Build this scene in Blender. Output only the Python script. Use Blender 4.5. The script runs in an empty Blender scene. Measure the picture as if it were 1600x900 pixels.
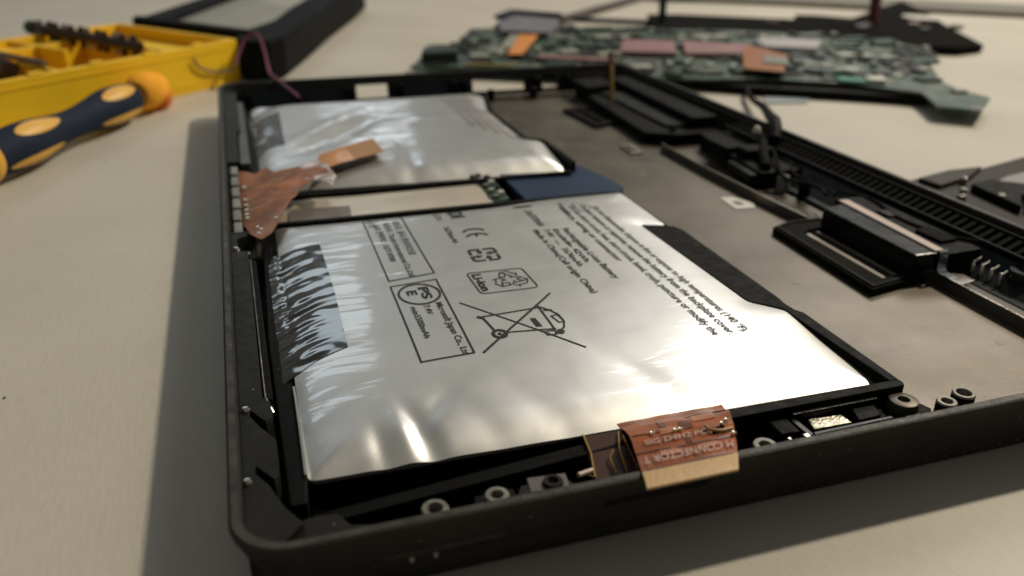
import bpy, bmesh, math, random
from mathutils import Vector, Matrix, noise
from mathutils.geometry import delaunay_2d_cdt

# ------------------------------------------------------------------ camera, world, lamps
SC = bpy.context.scene
COL = SC.collection
K = 0.001                                     # all lengths below are millimetres

cam_data = bpy.data.cameras.new("camera")
cam = bpy.data.objects.new("camera", cam_data)
COL.objects.link(cam)
SC.camera = cam
right = Vector((0.95171948, -0.3068931, 0.00683078))
up = Vector((0.12321967, 0.40231354, 0.90717183))
fwd = Vector((0.28115289, 0.86253141, -0.4207049))
m = Matrix((right, up, -fwd)).transposed().to_4x4()
m.translation = Vector((7.473, -76.997, 79.485)) * K
cam.matrix_world = m
cam_data.sensor_width = 36.0
cam_data.lens = 1312.04 / 1600 * 36
cam_data.clip_start = 0.005
cam_data.clip_end = 60.0
cam_data.dof.use_dof = True
cam_data.dof.focus_distance = 0.140
cam_data.dof.aperture_fstop = 17.5

world = bpy.data.worlds.new("World")
SC.world = world
world.use_nodes = True
bg = world.node_tree.nodes["Background"]
bg.inputs[0].default_value = (0.64, 0.63, 0.57, 1)
bg.inputs[1].default_value = 0.20


def lamp(name, loc, target, size, size_y, power, color):
    d = bpy.data.lights.new(name, 'AREA')
    d.shape = 'RECTANGLE'
    d.size, d.size_y, d.energy, d.color = size, size_y, power, color
    o = bpy.data.objects.new(name, d)
    COL.objects.link(o)
    o.location = loc
    o.rotation_euler = (Vector(target) - Vector(loc)).to_track_quat('-Z', 'Y').to_euler()
    return o


# the desk lamp that casts the crisp shadows
lamp("ceiling_lamp", (0.95, 0.36, 1.00), (0.08, 0.12, 0), 0.06, 0.06, 12.8, (1.0, 0.88, 0.68))
# bright wall area and lamp across the room, mirrored in the foil
lamp("room_lamp", (1.60, 1.62, 1.55), (0.08, 0.10, 0), 1.0, 0.8, 12.8, (1.0, 0.975, 0.93))
# a window far behind the table
lamp("window_light", (-0.25, 3.0, 1.55), (0.05, 0.10, 0), 1.3, 0.45, 3.6, (0.80, 0.92, 1.0))

# small lamp added low for the window reflection in the far pouch's film
lamp("pouch_reflection_light", (0.45, 3.1, 0.80), (0.05, 0.20, 0), 0.32, 0.16, 0.35, (0.86, 0.94, 1.0))

SC.view_settings.view_transform = 'Standard'
SC.view_settings.look = 'None'
SC.view_settings.exposure = 0.0
SC.view_settings.gamma = 1.0
SC.view_settings.use_curve_mapping = False
SC.render.engine = 'CYCLES'
SC.cycles.use_denoising = True
SC.cycles.max_bounces = 8
SC.cycles.transparent_max_bounces = 8
SC.cycles.caustics_reflective = False
SC.cycles.caustics_refractive = False
SC.cycles.sample_clamp_indirect = 4.0

# ------------------------------------------------------------------ materials


def srgb(r, g, b):
    f = lambda c: (c / 12.92 if c <= 0.04045 else ((c + 0.055) / 1.055) ** 2.4)
    return (f(r / 255), f(g / 255), f(b / 255), 1)


def mat(name, col, rough=0.5, metal=0.0, var=0.12, vscale=80.0, bump=0.0, bscale=900.0,
        spec=0.5, coat=0.0, rvar=0.0, col2=None, emit=None, alpha=1.0, trans=0.0, sheen=0.0):
    mt = bpy.data.materials.new(name)
    mt.use_nodes = True
    nt = mt.node_tree
    N, L = nt.nodes, nt.links
    p = N["Principled BSDF"]
    tc = N.new("ShaderNodeTexCoord")
    nz = N.new("ShaderNodeTexNoise")
    nz.inputs["Scale"].default_value = vscale
    nz.inputs["Detail"].default_value = 6
    nz.inputs["Roughness"].default_value = 0.6
    L.new(tc.outputs["Object"], nz.inputs["Vector"])
    cr = N.new("ShaderNodeValToRGB")
    c = Vector(col[:3])
    c2 = Vector(col2[:3]) if col2 else c * (1 + var)
    c1 = c * (1 - var)
    cr.color_ramp.elements[0].position = 0.35
    cr.color_ramp.elements[1].position = 0.65
    cr.color_ramp.elements[0].color = (*c1, 1)
    cr.color_ramp.elements[1].color = (*[min(1, v) for v in c2], 1)
    L.new(nz.outputs["Fac"], cr.inputs[0])
    L.new(cr.outputs[0], p.inputs["Base Color"])
    p.inputs["Roughness"].default_value = rough
    p.inputs["Metallic"].default_value = metal
    p.inputs["Specular IOR Level"].default_value = spec
    p.inputs["Coat Weight"].default_value = coat
    p.inputs["Coat Roughness"].default_value = 0.08
    p.inputs["Alpha"].default_value = alpha
    p.inputs["Transmission Weight"].default_value = trans
    if rvar:
        mr = N.new("ShaderNodeMapRange")
        mr.inputs["From Min"].default_value = 0.3
        mr.inputs["From Max"].default_value = 0.7
        mr.inputs["To Min"].default_value = max(0.02, rough - rvar)
        mr.inputs["To Max"].default_value = min(1, rough + rvar)
        n3 = N.new("ShaderNodeTexNoise")
        n3.inputs["Scale"].default_value = vscale * 3.1
        n3.inputs["Detail"].default_value = 8
        L.new(tc.outputs["Object"], n3.inputs["Vector"])
        L.new(n3.outputs["Fac"], mr.inputs["Value"])
        L.new(mr.outputs[0], p.inputs["Roughness"])
    if bump:
        n2 = N.new("ShaderNodeTexNoise")
        n2.inputs["Scale"].default_value = bscale
        n2.inputs["Detail"].default_value = 4
        L.new(tc.outputs["Object"], n2.inputs["Vector"])
        b = N.new("ShaderNodeBump")
        b.inputs["Strength"].default_value = bump
        b.inputs["Distance"].default_value = 0.0002
        L.new(n2.outputs["Fac"], b.inputs["Height"])
        L.new(b.outputs[0], p.inputs["Normal"])
    return mt


BLACK = mat("black_plastic", (0.0042, 0.0041, 0.0036), 0.6, spec=0.09, var=0.3, bump=0.25, bscale=2500, rvar=0.1, vscale=150)
SHELL = mat("painted_magnesium_shell", (0.021, 0.0200, 0.0172), 0.5, spec=0.14, var=0.25, bump=0.35, bscale=3500, rvar=0.08, vscale=60)
SHELL_IN = mat("shell_inner_lip", (0.014, 0.0135, 0.0115), 0.5, spec=0.14, var=0.3, bump=0.3, bscale=3000, rvar=0.1, vscale=150)
GLOSSY = mat("glossy_black_plastic", (0.005, 0.005, 0.005), 0.27, spec=0.25, var=0.3, bump=0.15, bscale=1500, rvar=0.06)
NAVYWALL = mat("dark_navy_wall", (0.009, 0.012, 0.015), 0.5, spec=0.14, var=0.25, bump=0.2, rvar=0.08)
RUBBER = mat("black_foam", (0.009, 0.0085, 0.007), 0.85, spec=0.1, var=0.3, bump=0.8, bscale=3000)
STEEL = mat("bright_steel", (0.62, 0.58, 0.52), 0.24, 1.0, var=0.1, bump=0.2, rvar=0.1)
DULLSTEEL = mat("dull_steel", (0.30, 0.28, 0.24), 0.42, 0.9, var=0.2, bump=0.4, rvar=0.12, vscale=400)
BOSS = mat("grey_boss", (0.20, 0.19, 0.165), 0.5, 0.4, var=0.25, bump=0.4, rvar=0.1, vscale=600)
INK = mat("black_ink", (0.012, 0.011, 0.010), 0.42, var=0.1)
INKRED = mat("faded_red_ink", (0.20, 0.07, 0.06), 0.45, var=0.1)
GREY_PATCH = mat("grey_tape", (0.12, 0.12, 0.11), 0.5, var=0.2)


def add_dust(mt, scale, thr, col):
    """sparse pale lint specks and scuffs mixed over the base colour"""
    nt = mt.node_tree
    N, L = nt.nodes, nt.links
    p = N["Principled BSDF"]
    src = p.inputs["Base Color"].links[0].from_socket
    tc = N.new("ShaderNodeTexCoord")
    vo = N.new("ShaderNodeTexVoronoi")
    vo.inputs["Scale"].default_value = scale
    L.new(tc.outputs["Object"], vo.inputs["Vector"])
    lt = N.new("ShaderNodeMapRange")
    lt.inputs["From Min"].default_value = thr
    lt.inputs["From Max"].default_value = thr * 0.5
    L.new(vo.outputs["Distance"], lt.inputs["Value"])
    sx = N.new("ShaderNodeSeparateXYZ")
    L.new(vo.outputs["Color"], sx.inputs[0])
    gt = N.new("ShaderNodeMath")
    gt.operation = 'GREATER_THAN'
    gt.inputs[1].default_value = 0.86
    L.new(sx.outputs["Y"], gt.inputs[0])
    mu = N.new("ShaderNodeMath")
    mu.operation = 'MULTIPLY'
    L.new(lt.outputs[0], mu.inputs[0])
    L.new(gt.outputs[0], mu.inputs[1])
    mx = N.new("ShaderNodeMix")
    mx.data_type = 'RGBA'
    mx.inputs["B"].default_value = (*col, 1)
    L.new(mu.outputs[0], mx.inputs["Factor"])
    L.new(src, mx.inputs["A"])
    L.new(mx.outputs["Result"], p.inputs["Base Color"])


for m_, sc_, th_, c_ in ((SHELL, 420, 0.10, (0.16, 0.15, 0.13)), (SHELL_IN, 520, 0.12, (0.20, 0.19, 0.16)), (BLACK, 560, 0.10, (0.13, 0.125, 0.11))):
    add_dust(m_, sc_, th_, c_)


def flake_floor():
    mt = mat("brushed_magnesium_floor", (0.15, 0.130, 0.104), 0.42, 0.75, var=0.24, vscale=30, bump=0.16, bscale=1500, rvar=0.05)
    return mt


FLOOR = flake_floor()


def desk_material():
    mt = bpy.data.materials.new("worn_cream_desk")
    mt.use_nodes = True
    nt = mt.node_tree
    N, L = nt.nodes, nt.links
    p = N["Principled BSDF"]
    tc = N.new("ShaderNodeTexCoord")
    mp = N.new("ShaderNodeMapping")
    mp.inputs["Rotation"].default_value = (0, 0, math.radians(7))
    mp.inputs["Scale"].default_value = (1.0, 0.22, 1)
    L.new(tc.outputs["Object"], mp.inputs[0])
    gr = N.new("ShaderNodeTexNoise")
    gr.inputs["Scale"].default_value = 1300
    gr.inputs["Detail"].default_value = 5
    L.new(mp.outputs[0], gr.inputs["Vector"])
    big = N.new("ShaderNodeTexNoise")
    big.inputs["Scale"].default_value = 14
    big.inputs["Detail"].default_value = 8
    L.new(tc.outputs["Object"], big.inputs["Vector"])
    r1 = N.new("ShaderNodeValToRGB")
    r1.color_ramp.elements[0].position, r1.color_ramp.elements[1].position = 0.3, 0.72
    r1.color_ramp.elements[0].color = (0.50, 0.468, 0.405, 1)
    r1.color_ramp.elements[1].color = (0.585, 0.552, 0.485, 1)
    L.new(big.outputs["Fac"], r1.inputs[0])
    r2 = N.new("ShaderNodeValToRGB")
    r2.color_ramp.elements[0].position, r2.color_ramp.elements[1].position = 0.32, 0.68
    r2.color_ramp.elements[0].color = (0.86, 0.85, 0.84, 1)
    r2.color_ramp.elements[1].color = (1, 1, 1, 1)
    L.new(gr.outputs["Fac"], r2.inputs[0])
    mx = N.new("ShaderNodeMix")
    mx.data_type = 'RGBA'
    mx.blend_type = 'MULTIPLY'
    mx.inputs["Factor"].default_value = 0.42
    L.new(r1.outputs[0], mx.inputs["A"])
    L.new(r2.outputs[0], mx.inputs["B"])
    # small dark specks
    vo = N.new("ShaderNodeTexVoronoi")
    vo.inputs["Scale"].default_value = 42
    vo.inputs["Randomness"].default_value = 1
    L.new(tc.outputs["Object"], vo.inputs["Vector"])
    sp = N.new("ShaderNodeMath")
    sp.operation = 'LESS_THAN'
    sp.inputs[1].default_value = 0.022
    L.new(vo.outputs["Distance"], sp.inputs[0])
    mx2 = N.new("ShaderNodeMix")
    mx2.data_type = 'RGBA'
    mx2.inputs["B"].default_value = (0.12, 0.10, 0.09, 1)
    L.new(sp.outputs[0], mx2.inputs["Factor"])
    L.new(mx.outputs["Result"], mx2.inputs["A"])
    L.new(mx2.outputs["Result"], p.inputs["Base Color"])
    p.inputs["Roughness"].default_value = 0.5
    p.inputs["Specular IOR Level"].default_value = 0.35
    b = N.new("ShaderNodeBump")
    b.inputs["Strength"].default_value = 0.25
    b.inputs["Distance"].default_value = 0.0002
    L.new(gr.outputs["Fac"], b.inputs["Height"])
    L.new(b.outputs[0], p.inputs["Normal"])
    return mt


def foil_material(name, base=0.74, rough=0.40, film=1.0, film_right=0.3):
    """aluminium pouch foil under a slightly wrinkled clear film"""
    mt = bpy.data.materials.new(name)
    mt.use_nodes = True
    nt = mt.node_tree
    N, L = nt.nodes, nt.links
    p = N["Principled BSDF"]
    p.inputs["Base Color"].default_value = (base, base * 0.992, base * 0.965, 1)
    p.inputs["Metallic"].default_value = 0.93
    p.inputs["Roughness"].default_value = rough
    tc = N.new("ShaderNodeTexCoord")
    n1 = N.new("ShaderNodeTexNoise")
    n1.inputs["Scale"].default_value = 2600
    n1.inputs["Detail"].default_value = 2
    L.new(tc.outputs["Object"], n1.inputs["Vector"])
    n2 = N.new("ShaderNodeTexNoise")
    n2.inputs["Scale"].default_value = 55
    n2.inputs["Detail"].default_value = 2
    n2.inputs["Distortion"].default_value = 0.5
    L.new(tc.outputs["Object"], n2.inputs["Vector"])
    b1 = N.new("ShaderNodeBump")
    b1.inputs["Strength"].default_value = 0.12
    b1.inputs["Distance"].default_value = 0.00004
    L.new(n1.outputs["Fac"], b1.inputs["Height"])
    b2 = N.new("ShaderNodeBump")
    b2.inputs["Strength"].default_value = 0.3
    b2.inputs["Distance"].default_value = 0.0005
    L.new(n2.outputs["Fac"], b2.inputs["Height"])
    L.new(b1.outputs[0], b2.inputs["Normal"])
    L.new(b2.outputs[0], p.inputs["Normal"])
    rn = N.new("ShaderNodeMapRange")
    rn.inputs["To Min"].default_value = rough - 0.05
    rn.inputs["To Max"].default_value = rough + 0.07
    n4 = N.new("ShaderNodeTexNoise")
    n4.inputs["Scale"].default_value = 140
    n4.inputs["Detail"].default_value = 7
    L.new(tc.outputs["Object"], n4.inputs["Vector"])
    L.new(n4.outputs["Fac"], rn.inputs["Value"])
    L.new(rn.outputs[0], p.inputs["Roughness"])
    # clear film : coat with its own streaky creases
    mp = N.new("ShaderNodeMapping")
    mp.inputs["Rotation"].default_value = (0, 0, math.radians(-28))
    mp.inputs["Scale"].default_value = (0.16, 1.0, 1)
    L.new(tc.outputs["Object"], mp.inputs[0])
    n3 = N.new("ShaderNodeTexNoise")
    n3.inputs["Scale"].default_value = 190
    n3.inputs["Detail"].default_value = 3
    n3.inputs["Distortion"].default_value = 0.7
    L.new(mp.outputs[0], n3.inputs["Vector"])
    b3 = N.new("ShaderNodeBump")
    b3.inputs["Strength"].default_value = 0.45
    b3.inputs["Distance"].default_value = 0.0006
    L.new(n3.outputs["Fac"], b3.inputs["Height"])
    L.new(b3.outputs[0], p.inputs["Coat Normal"])
    sx = N.new("ShaderNodeSeparateXYZ")
    L.new(tc.outputs["Object"], sx.inputs[0])
    mr = N.new("ShaderNodeMapRange")
    mr.inputs["From Min"].default_value = 0.012
    mr.inputs["From Max"].default_value = 0.040
    mr.inputs["To Min"].default_value = film
    mr.inputs["To Max"].default_value = film * film_right
    L.new(sx.outputs["X"], mr.inputs["Value"])
    L.new(mr.outputs[0], p.inputs["Coat Weight"])
    p.inputs["Coat Roughness"].default_value = 0.06
    return mt


def zebra_material():
    mt = bpy.data.materials.new("creased_black_tape")
    mt.use_nodes = True
    nt = mt.node_tree
    N, L = nt.nodes, nt.links
    p = N["Principled BSDF"]
    p.inputs["Base Color"].default_value = (0.010, 0.010, 0.009, 1)
    p.inputs["Roughness"].default_value = 0.12
    p.inputs["Specular IOR Level"].default_value = 0.5
    p.inputs["Coat Weight"].default_value = 1.0
    p.inputs["Coat Roughness"].default_value = 0.04
    p.inputs["Coat IOR"].default_value = 1.45
    return mt


def circuit_material():
    mt = bpy.data.materials.new("green_circuit_laminate")
    mt.use_nodes = True
    nt = mt.node_tree
    N, L = nt.nodes, nt.links
    p = N["Principled BSDF"]
    tc = N.new("ShaderNodeTexCoord")
    vo = N.new("ShaderNodeTexVoronoi")
    vo.inputs["Scale"].default_value = 230
    vo.distance = 'CHEBYCHEV'
    L.new(tc.outputs["Object"], vo.inputs["Vector"])
    cr = N.new("ShaderNodeValToRGB")
    e = cr.color_ramp.elements
    e[0].position, e[1].position = 0.0, 1.0
    e[0].color = (0.03, 0.05, 0.04, 1)
    e[1].color = (0.15, 0.165, 0.14, 1)
    for q, c in ((0.3, (0.028, 0.075, 0.052, 1)), (0.5, (0.055, 0.11, 0.08, 1)), (0.7, (0.022, 0.034, 0.028, 1)), (0.85, (0.15, 0.16, 0.14, 1))):
        k = cr.color_ramp.elements.new(q)
        k.color = c
    sx = N.new("ShaderNodeSeparateXYZ")
    L.new(vo.outputs["Color"], sx.inputs[0])
    L.new(sx.outputs["X"], cr.inputs[0])
    L.new(cr.outputs[0], p.inputs["Base Color"])
    p.inputs["Roughness"].default_value = 0.4
    return mt


DESK = desk_material()
FOIL = foil_material("silver_pouch_foil")
FOIL_FAR = foil_material("silver_pouch_foil_far", 0.80, 0.38, 1.0, 1.0)
ZEBRA = zebra_material()
PCBM = circuit_material()
YELLOW = mat("yellow_plastic", (0.86, 0.54, 0.016), 0.5, spec=0.3, var=0.05, vscale=40, bump=0.1, rvar=0.05)
DARKLID = mat("charcoal_lid_plastic", (0.006, 0.0065, 0.007), 0.6, spec=0.05, var=0.2, rvar=0.08)
CLEARLID = mat("smoky_clear_plastic", (0.50, 0.50, 0.46), 0.3, var=0.05, alpha=0.55)
NAVY = mat("navy_rubber", (0.013, 0.020, 0.042), 0.7, spec=0.15, var=0.15, bump=0.2)
HANDLEY = mat("amber_yellow_grip", (0.76, 0.42, 0.05), 0.38, var=0.05)
ORANGECAP = mat("orange_translucent_plastic", (0.95, 0.42, 0.045), 0.9, spec=0.05, var=0.12, vscale=120)
BITS = mat("dark_bits", (0.045, 0.025, 0.016), 0.4, 0.5, var=0.3)
KAPTON = mat("copper_flex_film", (0.25, 0.098, 0.040), 0.5, 0.0, spec=0.25, var=0.36, vscale=130, coat=0.1, rvar=0.08, bump=0.15, bscale=400)
KAPTON_FRONT = mat("rust_flex_film", (0.30, 0.085, 0.026), 0.42, 0.0, var=0.34, vscale=150, coat=0.04, spec=0.3, rvar=0.08, bump=0.15, bscale=400)
KAPTON_LIGHT = mat("amber_tape", (0.58, 0.235, 0.030), 0.35, 0.0, var=0.10, vscale=90, coat=0.25)
KAPTON_DARK = mat("dark_brown_flex", (0.055, 0.022, 0.014), 0.3, 0.0, var=0.3, coat=0.4)
TRACE = mat("ochre_copper_trace", (0.33, 0.20, 0.05), 0.35, 0.5, var=0.2)
STIFF = mat("tan_stiffener", (0.46, 0.29, 0.13), 0.5, 0.1, var=0.08, bump=0.4, bscale=1800)
SILK = mat("pale_silkscreen", (0.50, 0.37, 0.33), 0.5, var=0.1)
CLEARFLAP = mat("clear_liner_flap", (0.62, 0.50, 0.47), 0.2, var=0.1, alpha=0.75, coat=0.5)
SOLDER = mat("solder_dot", (0.95, 0.88, 0.72), 0.12, 1.0, var=0.05)
CREAM = mat("folded_cream_foil", (0.74, 0.66, 0.54), 0.36, 0.6, var=0.10, vscale=60, bump=0.4, bscale=160)
BLUE = mat("blue_plastic_sheet", (0.016, 0.036, 0.082), 0.5, spec=0.2, var=0.15, vscale=50)
WHITE = mat("off_white_label", (0.60, 0.58, 0.54), 0.45, var=0.08)
PINK = mat("pink_thermal_pad", (0.25, 0.13, 0.135), 0.5, var=0.12)
LILAC = mat("lilac_grey_film", (0.22, 0.22, 0.26), 0.35, 0.2, var=0.12)
GREYCHIP = mat("grey_component", (0.20, 0.21, 0.18), 0.45, 0.3, var=0.25, vscale=200)
DARKCHIP = mat("dark_component", (0.012, 0.013, 0.011), 0.4, var=0.3)
SILVERCHIP = mat("silver_shield_can", (0.42, 0.43, 0.38), 0.4, 0.5, var=0.15)
GREENC = mat("green_solder_mask", (0.03, 0.075, 0.055), 0.4, var=0.2)
FRAMEM = mat("dark_metal_frame", (0.008, 0.0072, 0.0068), 0.95, 0.0, spec=0.05, var=0.3)
FRAMEB = mat("brown_grey_frame", (0.085, 0.070, 0.062), 0.5, 0.2, var=0.25)
PLUM = mat("plum_board", (0.020, 0.012, 0.009), 0.5, 0.0, spec=0.15, var=0.35, vscale=150)
MAROON = mat("maroon_post", (0.13, 0.025, 0.02), 0.45, var=0.2)
MAGENTA = mat("magenta_wire", (0.22, 0.05, 0.11), 0.4, var=0.15)
GREYWIRE = mat("grey_wire", (0.10, 0.09, 0.10), 0.4, var=0.15)
PINKSTRIP = mat("pale_pink_strip", (0.50, 0.39, 0.34), 0.5, var=0.08)
BLUESTEEL = mat("bluish_steel", (0.50, 0.56, 0.62), 0.22, 1.0, var=0.06)
WALLM = mat("grey_wall", (0.11, 0.10, 0.08), 0.8, var=0.06)

# ------------------------------------------------------------------ helpers


def empty(name, loc, label, cat, group=None):
    o = bpy.data.objects.new(name, None)
    COL.objects.link(o)
    o.location = Vector(loc) * K
    o.empty_display_size = 0.005
    o['label'] = label
    o['category'] = cat
    if group:
        o['group'] = group
    return o


def obj(name, verts, faces, material, parent=None, smooth=False):
    """one mesh object; verts in world millimetres"""
    base = Vector((0, 0, 0))
    q = parent
    while q is not None:
        base += q.location / K
        q = q.parent
    me = bpy.data.meshes.new(name)
    me.from_pydata([(Vector(v) - base) * K for v in verts], [], faces)
    bm = bmesh.new()
    bm.from_mesh(me)
    bmesh.ops.recalc_face_normals(bm, faces=bm.faces)
    bm.to_mesh(me)
    bm.free()
    me.materials.append(material)
    if smooth:
        me.polygons.foreach_set("use_smooth", [True] * len(me.polygons))
        try:
            me.set_sharp_from_angle(angle=math.radians(38))
        except Exception:
            pass
    o = bpy.data.objects.new(name, me)
    COL.objects.link(o)
    if parent:
        o.parent = parent
    return o


def tag(o, label, cat=None, group=None, kind=None):
    if label:
        o['label'] = label
    if cat:
        o['category'] = cat
    if group:
        o['group'] = group
    if kind:
        o['kind'] = kind
    return o


def merge(parts):
    V, F = [], []
    for v, f in parts:
        n = len(V)
        V += list(v)
        F += [tuple(i + n for i in q) for q in f]
    return V, F


def bev(verts, faces, w, seg=2):
    bm = bmesh.new()
    vs = [bm.verts.new(v) for v in verts]
    for f in faces:
        bm.faces.new([vs[i] for i in f])
    bmesh.ops.recalc_face_normals(bm, faces=bm.faces)
    ed = [e for e in bm.edges if len(e.link_faces) == 2 and e.calc_face_angle(0) > 0.5]
    bmesh.ops.bevel(bm, geom=ed, offset=w, segments=seg, affect='EDGES', profile=0.5, clamp_overlap=True)
    bm.verts.index_update()
    V = [v.co.copy() for v in bm.verts]
    F = [tuple(v.index for v in f.verts) for f in bm.faces]
    bm.free()
    return V, F


def box(x0, x1, y0, y1, z0, z1, w=0.0, rot=0.0, piv=None):
    v = [(x0, y0, z0), (x1, y0, z0), (x1, y1, z0), (x0, y1, z0), (x0, y0, z1), (x1, y0, z1), (x1, y1, z1), (x0, y1, z1)]
    f = [(0, 3, 2, 1), (4, 5, 6, 7), (0, 1, 5, 4), (1, 2, 6, 5), (2, 3, 7, 6), (3, 0, 4, 7)]
    if w:
        v, f = bev(v, f, w)
    if rot:
        if piv is None:
            piv = ((x0 + x1) / 2, (y0 + y1) / 2)
        c, s = math.cos(rot), math.sin(rot)
        v = [(piv[0] + (a[0] - piv[0]) * c - (a[1] - piv[1]) * s, piv[1] + (a[0] - piv[0]) * s + (a[1] - piv[1]) * c, a[2]) for a in v]
    return v, f


def prism(poly, z0, z1, w=0.0, seg=2):
    n = len(poly)
    zz0 = z0 if callable(z0) else (lambda x, y: z0)
    zz1 = z1 if callable(z1) else (lambda x, y: z1)
    v = [(x, y, zz0(x, y)) for x, y in poly] + [(x, y, zz1(x, y)) for x, y in poly]
    f = [tuple(range(n - 1, -1, -1)), tuple(range(n, 2 * n))] + [(i, (i + 1) % n, n + (i + 1) % n, n + i) for i in range(n)]
    if w:
        v, f = bev(v, f, w, seg)
    return v, f


def ring_poly(outer, inner, z0, z1):
    """prism between two loops with the same number of points"""
    n = len(outer)
    v = [(x, y, z0) for x, y in outer] + [(x, y, z0) for x, y in inner] + [(x, y, z1) for x, y in outer] + [(x, y, z1) for x, y in inner]
    f = []
    for i in range(n):
        j = (i + 1) % n
        f += [(i, j, n + j, n + i), (2 * n + i, 3 * n + i, 3 * n + j, 2 * n + j), (i, 2 * n + i, 2 * n + j, j), (n + i, n + j, 3 * n + j, 3 * n + i)]
    return v, f


def lathe(profile, cx, cy, seg=32, closed=True):
    """profile: list of (r,z); r=0 ends make caps"""
    v, f = [], []
    rows = []
    for r, z in profile:
        if r < 1e-6:
            rows.append([len(v)])
            v.append((cx, cy, z))
        else:
            rows.append([len(v) + i for i in range(seg)])
            v += [(cx + r * math.cos(2 * math.pi * i / seg), cy + r * math.sin(2 * math.pi * i / seg), z) for i in range(seg)]
    m_ = len(rows)
    for a in range(m_ - 1):
        A, B = rows[a], rows[a + 1]
        for i in range(seg):
            j = (i + 1) % seg
            if len(A) == 1 and len(B) > 1:
                f.append((A[0], B[i], B[j]))
            elif len(B) == 1 and len(A) > 1:
                f.append((A[i], A[j], B[0]))
            elif len(A) > 1:
                f.append((A[i], A[j], B[j], B[i]))
    return v, f


def tube(path, r, seg=10, radii=None):
    P = [Vector(p) for p in path]
    v, f = [], []
    prev = None
    for i, p in enumerate(P):
        t = (P[min(i + 1, len(P) - 1)] - P[max(i - 1, 0)]).normalized()
        if prev is None:
            a = t.cross(Vector((0, 0, 1)))
            if a.length < 1e-3:
                a = t.cross(Vector((1, 0, 0)))
            a.normalize()
        else:
            a = (prev - t * prev.dot(t)).normalized()
        prev = a
        b = t.cross(a)
        rr = radii[i] if radii else r
        v += [p + (a * math.cos(2 * math.pi * k / seg) + b * math.sin(2 * math.pi * k / seg)) * rr for k in range(seg)]
    for i in range(len(P) - 1):
        for k in range(seg):
            l = (k + 1) % seg
            f.append((i * seg + k, i * seg + l, (i + 1) * seg + l, (i + 1) * seg + k))
    f.append(tuple(range(seg - 1, -1, -1)))
    f.append(tuple((len(P) - 1) * seg + k for k in range(seg)))
    return v, f


def spline(pts, n=8):
    P = [Vector(p) for p in pts]
    P = [P[0] * 2 - P[1]] + P + [P[-1] * 2 - P[-2]]
    out = []
    for i in range(1, len(P) - 2):
        for k in range(n):
            t = k / n
            a, b, c, d = P[i - 1:i + 3]
            out.append(0.5 * ((2 * b) + (c - a) * t + (2 * a - 5 * b + 4 * c - d) * t * t + (3 * b - a - 3 * c + d) * t ** 3))
    out.append(P[-2])
    return out


def round_poly(poly, r, n=4):
    out = []
    m_ = len(poly)
    for i in range(m_):
        p, a, b = Vector(poly[i]), Vector(poly[i - 1]), Vector(poly[(i + 1) % m_])
        ra = min(r, (a - p).length * 0.45)
        rb = min(r, (b - p).length * 0.45)
        s, e = p + (a - p).normalized() * ra, p + (b - p).normalized() * rb
        for k in range(n + 1):
            t = k / n
            out.append(tuple((s * (1 - t) ** 2 + p * 2 * t * (1 - t) + e * t * t)))
    return out


def copy_tree(o, loc, label=None):
    c = o.copy()
    COL.objects.link(c)
    c.location = Vector(loc) * K
    if label:
        c['label'] = label
    for ch in list(o.children):
        d = ch.copy()
        COL.objects.link(d)
        d.parent = c
    return c


def sheet(poly, hfun, step, material, name, parent, thick=0.0, smooth=True, skirt=None):
    """a height-field sheet over a polygon (constrained Delaunay), optional skirt down to a z"""
    n = len(poly)
    bpts = []
    for i in range(n):
        a, b = Vector(poly[i]), Vector(poly[(i + 1) % n])
        k = max(1, int((b - a).length / step))
        bpts += [a + (b - a) * (j / k) for j in range(k)]
    nb = len(bpts)
    xs, ys = [p[0] for p in poly], [p[1] for p in poly]

    def inside(x, y):
        c = False
        j = n - 1
        for i in range(n):
            xi, yi, xj, yj = poly[i][0], poly[i][1], poly[j][0], poly[j][1]
            if (yi > y) != (yj > y) and x < (xj - xi) * (y - yi) / (yj - yi) + xi:
                c = not c
            j = i
        return c
    pts = list(bpts)
    y = min(ys) + step / 2
    row = 0
    while y < max(ys):
        x = min(xs) + step / 2 + (step / 2 if row % 2 else 0)
        while x < max(xs):
            if inside(x, y) and dist_poly(poly, x, y) > step * 0.45:
                pts.append(Vector((x, y)))
            x += step
        y += step * 0.87
        row += 1
    r = delaunay_2d_cdt(pts, [(i, (i + 1) % nb) for i in range(nb)], [list(range(nb))], 1, 1e-5)
    vv, ff = r[0], r[2]
    V = [(p[0], p[1], hfun(p[0], p[1])) for p in vv]
    F = [tuple(f) for f in ff if len(f) >= 3]
    if skirt is not None or thick:
        bm = bmesh.new()
        vs = [bm.verts.new(v) for v in V]
        for f in F:
            bm.faces.new([vs[i] for i in f])
        be = [e for e in bm.edges if len(e.link_faces) == 1]
        g = bmesh.ops.extrude_edge_only(bm, edges=be)['geom']
        for e in g:
            if isinstance(e, bmesh.types.BMVert):
                e.co.z = skirt if skirt is not None else e.co.z - thick
        bm.verts.index_update()
        V = [tuple(v.co) for v in bm.verts]
        F = [tuple(v.index for v in f.verts) for f in bm.faces]
        bm.free()
    return obj(name, V, F, material, parent, smooth)


def dist_poly(poly, x, y):
    best = 1e9
    n = len(poly)
    for i in range(n):
        ax, ay = poly[i][0], poly[i][1]
        bx, by = poly[(i + 1) % n][0], poly[(i + 1) % n][1]
        dx, dy = bx - ax, by - ay
        t = max(0, min(1, ((x - ax) * dx + (y - ay) * dy) / (dx * dx + dy * dy + 1e-9)))
        d = (x - ax - t * dx) ** 2 + (y - ay - t * dy) ** 2
        if d < best:
            best = d
    return math.sqrt(best)


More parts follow.
